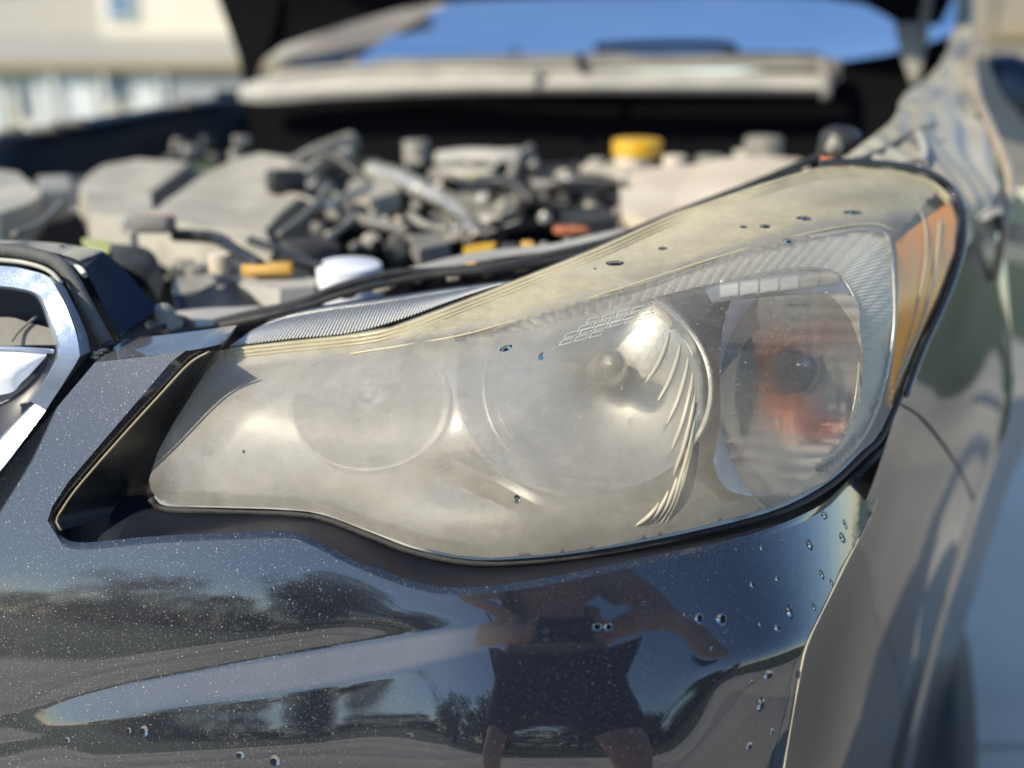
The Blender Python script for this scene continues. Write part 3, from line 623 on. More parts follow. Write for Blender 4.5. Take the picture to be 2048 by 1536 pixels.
for k in range(c0, 0, -1): dd_[k - 1] = dd_[k] - stp(k, 2)
D0 = np.interp(SU, fu, dd_)
st_top = [(-320, 1480), (0, 1432), (160, 1392), (300, 1358), (651, 1296), (827, 1270), (980, 1248), (1095, 1237)]
st_bot = [(-320, 1520), (0, 1478), (160, 1446), (300, 1424), (651, 1375), (871, 1327), (1047, 1279), (1095, 1241)]
st_top = [tuple(map(float, p)) for p in catmull(st_top, 300)]; st_bot = [tuple(map(float, p)) for p in catmull(st_bot, 300)]
hor = [(-320, 1600), (0, 1540), (600, 1500), (1000, 1450), (1359, 1360), (1500, 1316), (1609, 1290), (1800, 1250)]
def elev(u, v):
    if v < 1085 and u < 640: base = 24
    else:
        left = float(np.interp(v, [1085, 1130, 1200, 1280, 1360, 1430, 1500, 1600, 1780], [24, 22, 17.5, 15, 13.5, 18, 15, 8, 3]))
        k2 = 10 * sstep(1320, 1620, u); right = float(np.interp(v - cv(u, hor), [-260, -120, -40, -12, 12, 40, 200], [35 + k2, 33 + k2, 30 + k2, 26 + k2 * .6, 15, 11, 5]))
        mid = float(np.interp(v, [1085, 1150, 1250, 1350, 1450, 1536, 1700], [35, 33, 30, 26, 21, 14, 4]))
        k = sstep(640, 1020, u); base = left * (1 - k) + mid * k; k = sstep(1310, 1480, u); base = base * (1 - k) + right * k
    a, b = cv(u, st_top), cv(u, st_bot)
    if u < 1095:
        f = sstep(a - 9, a + 9, v) * (1 - sstep(b - 14, b + 14, v)) * sstep(1100, 900, u) * sstep(20, 190, u); base = base * (1 - f) + 32 * f
        g_ = sstep(a - 60, a - 12, v) * (1 - sstep(a - 10, a + 4, v)) * sstep(1095, 800, u); base -= 6 * g_
        g2 = sstep(b, b + 20, v) * (1 - sstep(b + 60, b + 130, v)) * sstep(1095, 800, u); base += 4 * g2
    # the hard corner fold on the right, running down to the wheel arch
    return base
TAB = np.zeros((len(SU), len(SV))); j0 = int(np.argmin(abs(SV - 1100)))
for i, u in enumerate(SU):
    dd = D0; k = np.gradient(dd, SU)[i]
    r0 = np.array(Fv) + (u - 1024) / FPX * np.array(Rv) - (1100 - 768) / FPX * np.array(Uv)
    T = k * r0 + dd[i] / FPX * np.array(Rv); az = math.atan2(T[1], T[0])       # tangent heading
    def step(v):
        e = math.radians(elev(u, v)); n = np.array([math.sin(az) * math.cos(e), -math.cos(az) * math.cos(e), math.sin(e)])
        r = np.array(Fv) + (u - 1024) / FPX * np.array(Rv) - (v - 768) / FPX * np.array(Uv); rv = -np.array(Uv) / FPX
        return -float(rv @ n) / float(r @ n)
    TAB[i, j0] = math.log(dd[i])
    for j in range(j0 + 1, len(SV)): TAB[i, j] = TAB[i, j - 1] + 4 * step((SV[j] + SV[j - 1]) / 2)
    for j in range(j0 - 1, -1, -1): TAB[i, j] = TAB[i, j + 1] - 4 * step((SV[j] + SV[j + 1]) / 2)
TAB = np.exp(TAB)
def bd(u, v):
    x = (min(max(u, SU[0]), SU[-1] - .01) - SU[0]) / 20; y = (min(max(v, SV[0]), SV[-1] - .01) - SV[0]) / 4; i, j = int(x), int(y); x -= i; y -= j
    return float(TAB[i, j] * (1 - x) * (1 - y) + TAB[i + 1, j] * x * (1 - y) + TAB[i, j + 1] * (1 - x) * y + TAB[i + 1, j + 1] * x * y)
lip = [(97, 1062), (120, 1088), (165, 1100), (300, 1088), (476, 1079), (572, 1077), (616, 1088), (695, 1127), (805, 1171), (893, 1189), (1003, 1184), (1135, 1162), (1324, 1122), (1500, 1083), (1631, 1030), (1697, 973), (1781, 889), (1803, 830)]
lip_s = catmull(lip, 90)
side = [(1800, 870), (1741, 1024), (1693, 1116), (1667, 1169), (1614, 1278), (1596, 1344), (1563, 1536), (1538, 1740), (1505, 2240)]
nose_in = [(400, 708), (342, 790), (294, 842), (215, 905), (137, 975), (105, 1015), (95, 1040)]
bump_ol = [(191, 724), (300, 712)] + nose_in + [(p[0], p[1]) for p in lip_s] + side + [(-300, 1740), (-300, 1080), (-120, 1020), (0, 944), (96, 836)]
nose_in[0] = (372, 708)
bump_ol = [(191, 724), (300, 712), (372, 701), (342, 724), (294, 780), (215, 872), (137, 963), (104, 1014), (95, 1042)] + [(p[0], p[1]) for p in lip_s[2:]] + side + [(-860, 2240), (-860, 1500), (-300, 1160), (-120, 1040), (0, 944), (96, 836)]
def bwear(u, v):
    d_ = 1.2 * (1 - sstep(250, 950, u)) - .25
    f = .09 * (1 - sstep(250, 560, u)) * (1 - sstep(1050, 1500, v) * .6)
    a, b = cv(u, st_top), cv(u, st_bot)
    f += .22 * sstep(a - 4, a + 12, v) * (1 - sstep(b - 14, b + 6, v)) * sstep(1095, 900, u) * sstep(40, 190, u)  # dust film on the upturned fold, also lightening its sky reflection
    return (d_, f, 0, 1)
ex = [(u_ + .37, cv(u_, c_) + o_) for c_ in (st_top, st_bot) for u_ in range(0, 1100, 9) for o_ in (-14, -10, -6.5, -3, .5, 4, 7.5, 11, 14)]
mb = panel(bump_ol, bd, 10, at=bwear, extra=ex)
bump = mb.build('bumper', M_paint, car)
# rolled lip, ledge and back wall under the lamp
def row(pts, fn): return [(u, v, fn(u, v)) for u, v in pts]
ledge = [(108, 1040), (122, 1060), (165, 1086), (344, 1066), (498, 1048), (570, 1045), (640, 1050), (720, 1078), (810, 1118), (893, 1138), (1003, 1143), (1148, 1127), (1330, 1098), (1500, 1058), (1635, 1006), (1700, 950), (1765, 885), (1790, 835)]
back = [(140, 1020), (205, 1003), (285, 990), (320, 1012), (360, 1018), (470, 1018), (560, 1020), (640, 1032), (740, 1068), (820, 1098), (905, 1118), (990, 1124), (1130, 1112), (1330, 1076), (1520, 1030), (1640, 982), (1712, 922), (1760, 872), (1786, 825)]
n_ = 130
l0 = catmull(lip, n_); l1 = catmull([(u + 2, v - 15) for u, v in lip], n_); l2 = catmull(ledge, n_); l3 = catmull(back, n_)
rows = [[(u, v, bd(u, v)) for u, v in l0], [(u * .6 + a * .4, v * .6 + b * .4, bd(u, v) + .0012) for (u, v), (a, b) in zip(l0, l1)], [(u, v, bd(*q) + .0036) for (u, v), q in zip(l1, l0)],
        [(u, v, bd(*q) + .030) for (u, v), q in zip(l2, l0)], [(u, v, bd(*q) + .034 + .022) for (u, v), q in zip(l3, l0)]]
vs = [P(*p) for r in rows for p in r]
Fq = lambda a, b: [(i * n_ + j, i * n_ + j + 1, (i + 1) * n_ + j + 1, (i + 1) * n_ + j) for i in range(a, b) for j in range(n_ - 1)]
mb = MB(); mb.add(vs, Fq(0, 2), 0, [(.5, .03, 0, 1)] * len(vs)); mb.build('bumper_lip', M_paint, bump, sharp=50)
mb = MB(); mb.add(vs, Fq(2, 4)); mb.build('lamp_ledge', noisy('dark_ledge_plastic', (.008, .010, .018), (.016, .018, .026), 30, .5, .1, rvar=.08, Specular_IOR_Level=.2), bump, sharp=50)
# bevel and recess beside the inner end of the lamp
e0 = [(372, 701), (342, 724), (294, 780), (215, 872), (137, 963), (104, 1014), (95, 1042), (97, 1062)]
e1 = [(418, 702), (378, 726), (318, 790), (236, 880), (156, 972), (122, 1020), (112, 1040), (122, 1060)]
e2 = [(446, 700), (415, 745), (350, 850), (318, 905), (300, 960), (292, 985), (292, 1000), (300, 1012)]
e3 = [(470, 700), (440, 750), (375, 850), (340, 905), (325, 960), (310, 985), (310, 1000), (310, 1012)]
rows = [row(e0, bd), [(u, v, bd(*q) + .006) for (u, v), q in zip(e1, e0)], [(u, v, lensd(u, v) + .03) for u, v in e2], [(u, v, lensd(u, v) + .06) for u, v in e3]]
mb = MB(); vs, fs = loft([rows[0], rows[1]], 60, sub=3); mb.add(vs, fs, 0, [(.6, .05, 0, 1)] * len(vs)); mb.build('bumper_bevel', M_paint, bump)
mb = MB(); vs, fs = loft(rows[1:], 60, sub=4); mb.add(vs, fs); mb.build('lamp_recess', M_blackpl, bump)
ptube([(u + 1, v + 1, bd(*q) + .0035) for (u, v), q in zip(e1, e0)], 2.4, 50, seg=6).build('bumper_bead', noisy('weathered_tan_seal', (.26, .22, .14), (.36, .31, .2), 60, .5, .2), bump)
# edge thickness down the wheel side
ss = catmull(side, 60); vs, fs = loft([[(u, v, bd(u, v)) for u, v in ss], [(u + 4, v, bd(u, v) + .003) for u, v in ss], [(u + 4, v + 2, bd(u, v) + .02) for u, v in ss]], 60)
mb = MB(); mb.add(vs, fs); mb.build('bumper_edge', M_paint, bump)
ptube([(u + 5, v, bd(u, v) + .001) for u, v in side[1:]], 2.0, 60, seg=6).build('edge_seal', noisy('pale_edge_seal', (.42, .38, .27), (.5, .46, .34), 60, .5, .2), bump)
# upper tab of the bumper
vs, fs = loft([[(191, 723, .652), (300, 711, .648), (380, 701, .652), (444, 688, .66)], [(222, 700, .668), (300, 692, .668), (400, 680, .675), (462, 665, .68)], [(250, 678, .69), (345, 668, .695), (420, 658, .70), (474, 650, .70)]], 40, sub=4)
mb = MB(); mb.add(vs, fs, 0, [(.8, .25, 0, 1)] * len(vs)); mb.build('bumper_tab', M_paint, bump)
mb = MB(); vs, fs = loft([[(444, 688, .66), (462, 665, .68), (474, 650, .70)], [(440, 700, .675), (456, 678, .69), (468, 662, .71)]], 20); mb.add(vs, fs); mb.build('tab_edge', M_blackpl, bump)
# ---- grille at the left edge
gd = lambda u, v: .652 - .00008 * (u - 100) * -1 * .3 + .00006 * (v - 700) * -.6
def strip(name, m, rows_, parent, n=60, sub=2, at=None, sharp=None, soft=False):
    if soft:
        rr_ = [catmull(r, n) for r in rows_]; cc_ = [catmull([r[k] for r in rr_], sub * (len(rows_) - 1) + 1) for k in range(n)]
        rows_ = [[c[q] for c in cc_] for q in range(sub * (len(rows_) - 1) + 1)]; sub = 1
        vs = [P(*p) for r in rows_ for p in r]; fs = [(i * n + j, i * n + j + 1, (i + 1) * n + j + 1, (i + 1) * n + j) for i in range(len(rows_) - 1) for j in range(n - 1)]
        mb = MB(); mb.add(vs, fs, 0, [at] * len(vs) if at else None); return mb.build(name, m, parent, sharp=sharp)
    vs, fs = loft(rows_, n, sub=sub); mb = MB(); mb.add(vs, fs, 0, [at] * len(vs) if at else None); return mb.build(name, m, parent, sharp=sharp)
k1 = [(-300, 500), (-60, 522), (0, 530), (60, 540), (98, 552), (112, 570)] ; 
fo = [(-200, 522, .668), (0, 531, .668), (60, 540, .666), (96, 552, .664), (112, 572, .660), (132, 610, .654), (152, 662, .650), (160, 705, .648), (158, 716, .648), (130, 762, .646), (92, 820, .644)]
fi = [(-200, 560, .662), (0, 572, .662), (40, 577, .661), (72, 585, .660), (88, 604, .656), (102, 640, .652), (118, 685, .648), (120, 705, .646), (114, 722, .645), (88, 766, .642), (60, 802, .641)]
gs = strip('grille_surround', M_chrome, [[(a, b, c + .012) for a, b, c in fo], [(a - 1, b + 1, c) for a, b, c in fo], fi, [(a - 4, b + 3, c + .004) for a, b, c in fi], [(a - 8, b + 6, c + .05) for a, b, c in fi]], car, 80, 2, sharp=35)
strip('surround_flank', M_chrome, [[(98, 552, .664), (113, 572, .660), (133, 610, .654), (153, 662, .650), (161, 712, .648)], [(112, 556, .676), (130, 575, .672), (150, 615, .668), (172, 665, .664), (181, 703, .662)]], gs, 40)
lo1 = [(92, 820, .644), (40, 890, .640), (0, 942, .638), (-120, 1080, .634)]; lo2 = [(72, 806, .646), (30, 850, .644), (0, 882, .642), (-120, 1010, .64)]
strip('lower_surround', M_chrome, [[(a + 2, b, c + .01) for a, b, c in lo1], lo1, lo2, [(a - 3, b - 3, c + .04) for a, b, c in lo2]], gs, 40, sharp=35)
# dark mesh well and its bright wing bar
strip('grille_well', M_dark_in, [[(-300, 560, .70), (0, 560, .70), (110, 600, .70), (150, 700, .70)], [(-300, 760, .71), (0, 760, .71), (90, 740, .71), (120, 760, .70)], [(-300, 1050, .70), (-100, 980, .70), (0, 930, .70), (90, 840, .69)]], gs, 40, 3)
strip('wing_bar', M_white, [[(-200, 700, .655), (0, 703, .655), (60, 704, .656), (94, 707, .658)], [(-200, 760, .650), (0, 752, .65), (45, 738, .652), (92, 712, .658)], [(-200, 800, .655), (0, 790, .655), (45, 763, .657), (90, 716, .662)]], gs, 40, 3)
ptube([(-200, 697, .655), (0, 697, .655), (70, 700, .656), (108, 703, .66)], 5, 30, seg=8).build('bar_trim', M_chrome, gs)
ptube([(-60, 830, .66), (20, 800, .66), (70, 760, .662), (96, 716, .664)], 4, 30, seg=8).build('bar_trim', M_blackpl, gs)
ptube([(24, 682, .68), (40, 660, .685), (74, 632, .69)], 3, 12, seg=6).build('grille_blade', M_cowl_d, gs)
strip('grille_blade', M_cowl_d, [[(-80, 650, .69), (10, 634, .69), (60, 646, .69), (115, 660, .69)], [(-80, 690, .685), (10, 692, .685), (60, 690, .685), (120, 690, .685)]], gs, 20)
strip('seam_filler', M_blackpl, [[(181, 703, .675), (140, 755, .672), (88, 822, .665), (0, 945, .66)], [(200, 715, .675), (185, 728, .672), (105, 830, .665), (10, 955, .66)]], bump, 30)
# ---- rubber seal tube over the grille and the trim behind it
M_tube = noisy('dusty_rubber_tube', (.09, .088, .08), (.16, .155, .14), 90, .7, .4, 900)
tb = ptube([(-200, 490, .690), (0, 500, .688), (70, 510, .686), (112, 524, .684), (140, 552, .682), (168, 604, .678), (192, 650, .674), (214, 688, .670)], 14, 90, seg=18).build('rubber_seal', M_tube, car)
c = P(214, 690, .669); tube([P(212, 684, .671), P(216, 694, .668)], [.0040, .0038], 16).build('seal_core', M_dark_in, tb)
ptube([(-200, 508, .676), (0, 520, .674), (60, 528, .672), (100, 543, .670), (122, 566, .668)], 5, 60, seg=8).build('seal_lip', M_cream, tb)
tp = strip('radiator_shroud', paint('dusty_shroud', dust=.2, base=(.03, .035, .05), haze=.30, cior=1.5), [[(-200, 500, .70), (0, 496, .70), (80, 500, .70), (145, 516, .698), (172, 534, .697)], [(-200, 474, .76), (0, 480, .76), (90, 484, .76), (150, 491, .758), (206, 502, .755)]], car, 60, 3, at=(0, 0, 0, 1))
strip('shroud_side', paint('shroud_blue', dust=.1, base=(.02, .028, .06), haze=.03, cior=1.45), [[(160, 524, .697), (190, 575, .695), (216, 630, .692), (242, 668, .690)], [(206, 502, .755), (245, 534, .752), (282, 577, .748), (316, 618, .745)]], tp, 40, 4, at=(0, 0, 0, 1))
ptube([(126, 518, .715), (150, 525, .712), (172, 550, .708)], 7, 14, seg=10).build('shroud_clip', M_white, tp)
strip('shroud_side', paint('shroud_blue', dust=.1, base=(.02, .028, .06), haze=.05), [[(160, 520, .716), (200, 600, .70), (240, 672, .692)], [(230, 520, .77), (275, 580, .755), (309, 614, .775)], [(240, 672, .71), (262, 664, .715), (318, 628, .76)]], tp, 40, 3)
lathe(P(120, 500, .742), (0, -.2, 1), [(0, .003), (.004, .0025), (.005, 0)], 14).build('push_pin', M_blackpl, tp)
# latch bracket, bolts and small clutter behind the tab
for (a, b) in (((236, 676, .70), (330, 652, .74)), ((250, 690, .70), (380, 660, .75))): ptube([a, ((a[0] + b[0]) / 2, (a[1] + b[1]) / 2 + 4, (a[2] + b[2]) / 2), b], 6, 12, seg=8).build('bracket_rod', M_dusty_black, tp)
lathe(P(328, 640, .75), (.1, -.2, 1), [(.0135, -.004), (.0135, 0), (.008, .002), (.008, .009), (.005, .012), (0, .0125)], 20).build('bracket_bolt', M_dusty2, tp)
lathe(P(350, 645, .78), (.3, -.2, 1), [(.016, -.004), (.016, 0), (.008, .002), (0, .006)], 20).build('bracket_bolt', M_dusty_black, tp)
for (u, v, a) in ((196, 706, .2), (204, 700, 1.2), (212, 712, 2.0), (190, 714, -.4)): box(P(u, v, .664), (.006, .0015, .002), (a, 0, a)).build('debris_chip', M_alu, bump)

# ---- fender: a big gloss panel going away from the bumper
rowsF = [[(1926, 440, .86), (1912, 540, .83), (1872, 630, .79), (1835, 700, .755), (1800, 800, .715), (1748, 960, .70), (1690, 1100, .69), (1606, 1300, .68), (1556, 1536, .67), (1530, 1740, .67), (1495, 2240, .67)],
         [(1945, 440, .93), (1935, 560, .90), (1905, 680, .85), (1862, 800, .79), (1820, 960, .77), (1770, 1120, .76), (1720, 1320, .75), (1680, 1536, .74), (1650, 1740, .74), (1610, 2240, .73)],
         [(1968, 440, 1.0), (1970, 580, .98), (1962, 700, .93), (1945, 800, .90), (1905, 950, .89), (1860, 1130, .88), (1810, 1340, .87), (1770, 1536, .86), (1740, 1740, .86), (1690, 2240, .84)],
         [(1990, 430, 1.10), (2006, 780, 1.06), (1955, 980, 1.05), (1900, 1160, 1.04), (1850, 1350, 1.03), (1810, 1536, 1.02), (1780, 1740, 1.02), (1730, 2240, 1.0)]]
rowsF = [[(a, b, c + k) for a, b, c in r] for r, k in zip(rowsF, (.015, .02, .02, .01))]
fen = strip('fender', M_paint_far, rowsF, car, 90, 12, at=(-.1, 0, 0, 1), soft=True)
shl = strip('shoulder_crease', M_paint, [rowsF[3], [(2003, 430, 1.13), (2024, 780, 1.09), (1972, 980, 1.08), (1912, 1180, 1.07), (1860, 1370, 1.06), (1822, 1536, 1.05), (1795, 1740, 1.05)]], fen, 60, 3)
strip('arch_flank', M_paint_far, [[(2003, 430, 1.13), (2024, 780, 1.09), (1972, 980, 1.08), (1912, 1180, 1.07), (1860, 1370, 1.06), (1822, 1536, 1.05), (1795, 1740, 1.05)],
     [(2060, 430, 1.4), (2080, 780, 1.36), (2014, 980, 1.32), (1950, 1180, 1.28), (1902, 1370, 1.25), (1875, 1536, 1.22), (1850, 1740, 1.2)]], fen, 60, 6, at=(.1, .1, 0, 1))
fv = []
for v_ in fen.data.vertices:
    q_ = v_.co - CAM; d_ = q_.dot(Fv); fv.append((1024 + q_.dot(Rv) / d_ * FPX, 768 - q_.dot(Uv) / d_ * FPX, d_))
fv = np.array(fv)
def fend(u, v):
    r_ = (fv[:, 0] - u) ** 2 + (fv[:, 1] - v) ** 2; k_ = np.argsort(r_)[:6]; w_ = 1 / (r_[k_] + 4); return float((fv[k_, 2] * w_).sum() / w_.sum())
ptube([(u, v, fend(u, v) - .0022) for u, v in catmull([(1798, 808), (1815, 815), (1850, 842), (1895, 900), (1925, 950), (1948, 1000)], 12)], 2.6, 50, seg=8).build('panel_gap', M_rubber, fen)
tyre = lathe(P(1742, 1640, 1.45), (1, -.35, 0), [(.20, -.1), (.30, -.1), (.325, -.07), (.33, 0), (.325, .07), (.30, .1), (.2, .1), (.2, -.1)], 48).build('tyre', M_rubber, car)
# inner edge of the fender, where the bonnet seats: rolling gloss metal, its beige reflections put into the colour
flange = strip('fender_flange', noisy('beige_reflection_flange', (.32, .295, .225), (.46, .43, .345), 9, .42, .15, 40, .1), [
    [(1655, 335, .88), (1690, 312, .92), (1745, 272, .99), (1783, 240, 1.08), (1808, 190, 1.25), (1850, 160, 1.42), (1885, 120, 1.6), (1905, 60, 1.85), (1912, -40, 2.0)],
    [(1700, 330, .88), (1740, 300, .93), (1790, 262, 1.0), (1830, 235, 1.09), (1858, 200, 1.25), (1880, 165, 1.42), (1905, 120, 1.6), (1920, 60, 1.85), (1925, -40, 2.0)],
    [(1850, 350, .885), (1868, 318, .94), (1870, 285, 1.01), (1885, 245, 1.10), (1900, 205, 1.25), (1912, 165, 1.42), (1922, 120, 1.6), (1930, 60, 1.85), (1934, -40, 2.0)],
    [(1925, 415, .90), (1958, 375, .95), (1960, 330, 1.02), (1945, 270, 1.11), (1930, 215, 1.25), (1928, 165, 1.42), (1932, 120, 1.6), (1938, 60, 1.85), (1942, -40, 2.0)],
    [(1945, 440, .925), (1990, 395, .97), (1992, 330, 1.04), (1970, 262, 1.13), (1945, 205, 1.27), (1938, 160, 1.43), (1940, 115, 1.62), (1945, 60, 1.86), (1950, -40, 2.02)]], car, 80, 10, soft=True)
for v_ in flange.data.vertices: v_.co += Fv * (.0045 * math.sin(v_.co.x * 190 + 6 * math.sin(v_.co.y * 14)))
M_tanrefl = noisy('tan_reflection_lip', (.30, .24, .17), (.42, .36, .28), 12, .4, .2)  # tan colour stands for the streak reflected along the fender
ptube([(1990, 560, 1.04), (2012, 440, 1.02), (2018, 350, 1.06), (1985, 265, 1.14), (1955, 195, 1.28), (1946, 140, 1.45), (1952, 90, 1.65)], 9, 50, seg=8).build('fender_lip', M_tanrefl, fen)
strip('fender_top', paint('fender_top_paint', dust=.2, base=(.01, .014, .025), haze=.05), [[(2012, 440, 1.03), (2018, 350, 1.07), (1985, 262, 1.16), (1957, 190, 1.3), (1955, 110, 1.5)], [(2120, 470, 1.3), (2090, 330, 1.35), (2060, 260, 1.4), (2000, 180, 1.5), (1975, 120, 1.6)]], fen, 40, 4)
for k, (pts, r, m_) in enumerate((([(1700, 325, .875), (1760, 300, .93), (1830, 262, 1.0), (1870, 250, 1.02)], 5, M_cowl_d), ([(1835, 262, 1.0), (1850, 300, .93), (1838, 335, .90)], 8, M_cowl), ([(1800, 330, .885), (1840, 322, .89), (1856, 330, .89)], 6, M_cowl_d))):
    ptube(pts, r, 20, seg=10).build('fender_bracket', m_, flange)
lathe(P(1680, 280, 1.0), (0, -.2, 1), [(0, .014), (.012, .013), (.019, .008), (.021, 0), (.021, -.02)], 20).build('bumper_stop', M_dusty_black, flange)
lathe(P(1668, 292, .93), (-.2, -.8, .6), [(0, .01), (.006, .008), (.008, 0), (.008, -.03)], 16).build('bolt_head', M_dusty2, flange)
box(P(1665, 325, .88), (.014, .02, .006), (.2, .1, .4), .001).build('rust_tab', M_rust, flange)
# far side fender (in shade) along the left
strip('far_fender', mat('shaded_navy_paint', (.006, .011, .018), .45), [[(-300, 300, 1.75), (0, 268, 1.85), (200, 232, 2.05), (370, 205, 2.25), (480, 186, 2.4)], [(-300, 310, 1.70), (0, 280, 1.80), (200, 246, 2.0), (370, 216, 2.2), (490, 194, 2.36)], [(-300, 420, 1.66), (0, 370, 1.78), (200, 350, 1.98), (370, 330, 2.2), (520, 320, 2.34)]], car, 60, 3)
for k, (u, v, d, w_) in enumerate(((90, 258, 1.86, 26), (140, 246, 1.93, 30), (20, 262, 1.82, 22), (365, 208, 2.2, 22))): ptube([(u - w_, v + 3, d), (u + w_, v - 3, d)], 9, 6, seg=10).build('fender_bolt', M_cowl_d, car)

# ---- raised bonnet, hinges, screen, scuttle
hood_rear = [(420, -60), (436, 0), (462, 70), (482, 130), (490, 178), (506, 150), (528, 120), (565, 92), (690, 50), (800, 18), (920, 2), (1100, -6), (1400, -10), (1640, -6), (1730, 10), (1775, 34), (1800, 52), (1880, 50), (1905, 0), (1915, -60)]
hood_ol = hood_rear + [(2300, -700), (0, -700)]
def hoodd(u, v): return 2.05 + .0012 * min(0, v) * .85 + (1830 - u) / 1340 * .25
M_hood = M_shade_black
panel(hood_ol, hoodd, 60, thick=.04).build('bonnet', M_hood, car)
strip('bonnet_hinge', M_hood, [[(440, -10, 2.30), (466, 70, 2.3), (490, 176, 2.3)], [(560, -10, 2.27), (545, 70, 2.27), (505, 176, 2.29)]], car, 12)
hg = strip('bonnet_hinge', M_dusty2, [[(1788, 46, 2.0), (1800, 100, 1.98), (1822, 168, 1.95)], [(1860, 46, 2.0), (1852, 100, 1.98), (1834, 168, 1.95)]], car, 12)
ptube([(1862, -40, 2.02), (1850, 30, 2.0), (1838, 90, 1.98)], 9, 12, seg=10).build('gas_strut', M_cowl_d, hg)
glass = [(704, 136), (735, 105), (790, 62), (860, 26), (930, -10), (1100, -60), (1700, -60), (1800, -30), (1900, 30), (1912, 96), (1880, 108), (1790, 120), (1700, 122), (1400, 130), (1100, 128), (900, 130)]
def glassd(u, v): return 2.30 + (130 - v) * .0040 + ((u - 1350) / 600) ** 2 * -.16 + (1350 - u) * .00010
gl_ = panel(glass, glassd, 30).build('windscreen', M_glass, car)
strip('windscreen_pillar', noisy('dusty_pillar', (.16, .14, .11), (.24, .21, .17), 5, .7, .1), [[(540, 130, 2.45), (620, 80, 2.6), (700, 40, 2.75), (800, 0, 2.9)], [(704, 150, 2.3), (735, 112, 2.36), (790, 70, 2.45), (870, 20, 2.6)]], car, 20)
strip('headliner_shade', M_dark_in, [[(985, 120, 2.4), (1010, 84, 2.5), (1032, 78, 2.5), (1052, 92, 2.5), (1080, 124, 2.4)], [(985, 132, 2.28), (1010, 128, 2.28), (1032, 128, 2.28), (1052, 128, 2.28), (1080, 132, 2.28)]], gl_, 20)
ptube([(1190, 96, 2.25), (1300, 90, 2.25), (1440, 90, 2.23), (1470, 100, 2.2)], 9, 20, seg=8).build('wiper_arm', M_blackpl, car)
ptube([(700, 126, 2.28), (1000, 118, 2.2), (1400, 112, 2.15), (1640, 112, 2.1)], 7, 20, seg=8).build('wiper_arm', M_cowl_d, car)
cow = strip('scuttle_panel', M_cowl, [[(482, 172, 2.25), (540, 154, 2.22), (700, 140, 2.15), (1070, 140, 2.02), (1650, 148, 1.92)], [(478, 190, 2.23), (540, 182, 2.18), (700, 176, 2.10), (1070, 172, 1.98), (1650, 176, 1.88)], [(478, 200, 2.24), (540, 205, 2.2), (700, 194, 2.12), (1070, 186, 2.0), (1650, 188, 1.90)]], car, 60)
strip('scuttle_vent', M_cowl_d, [[(690, 122, 2.24), (1070, 116, 2.12), (1640, 112, 2.0), (1662, 160, 1.97)], [(690, 142, 2.18), (1070, 142, 2.05), (1640, 142, 1.95), (1645, 190, 1.92)]], cow, 60)
ptube([(540, 150, 2.18), (700, 134, 2.14), (1070, 132, 2.03), (1640, 132, 1.93)], 4, 40, seg=8).build('scuttle_seal', M_cowl, cow)
ptube([(1078, 136, 1.99), (1072, 160, 1.98), (1070, 184, 1.98)], 7, 8, seg=8).build('scuttle_clip', M_cowl_d, cow)
ptube([(1162, 112, 2.0), (1160, 128, 1.99), (1166, 138, 1.98)], 9, 8, seg=8).build('scuttle_clip', M_blackpl, cow)
ptube([(1640, 120, 1.92), (1654, 160, 1.9), (1650, 196, 1.88)], 11, 10, seg=8).build('scuttle_end', M_cowl_d, cow)
strip('firewall', M_shade_black, [[(430, 180, 2.4), (1000, 180, 2.15), (1700, 120, 2.06), (1930, 60, 2.1)], [(430, 420, 2.3), (1000, 420, 2.1), (1700, 420, 1.9), (1960, 420, 1.7)], [(430, 800, 2.2), (1000, 800, 2.0), (1700, 800, 1.8), (1960, 800, 1.6)]], car, 20, 3)
strip('inner_tray', M_shade_black, [[(-300, 420, 1.7), (400, 430, 1.7), (1000, 430, 1.6), (1600, 400, 1.4)], [(-300, 700, 1.0), (400, 700, 1.0), (1000, 640, 1.0), (1500, 480, 1.05)], [(-300, 900, .82), (400, 760, .84), (1000, 640, .86), (1500, 460, .92)]], car, 20, 3)
# door, pillar and mirror far right
ptube([(1935, -60, 2.4), (1932, 30, 2.3), (1925, 86, 2.2)], 9, 20, seg=10).build('door_pillar', M_dusty2, car)
strip('side_window', M_glass, [[(1868, -60, 2.45), (1880, 40, 2.4), (1895, 84, 2.3)], [(1925, -60, 2.5), (1922, 40, 2.45), (1918, 86, 2.32)]], car, 20)
mr = lathe(P(2006, 196, 2.0), (0, -1, .1), [(0, .06), (.045, .055), (.075, .03), (.088, 0), (.08, -.04), (.05, -.07), (0, -.08)], 32).build('door_mirror', mat('navy_mirror_shell', (.01, .018, .035), .3), car)
ptube([(1955, 240, 2.0), (1980, 236, 1.98), (2000, 226, 1.96)], 14, 12, seg=12).build('mirror_arm', M_blackpl, mr)

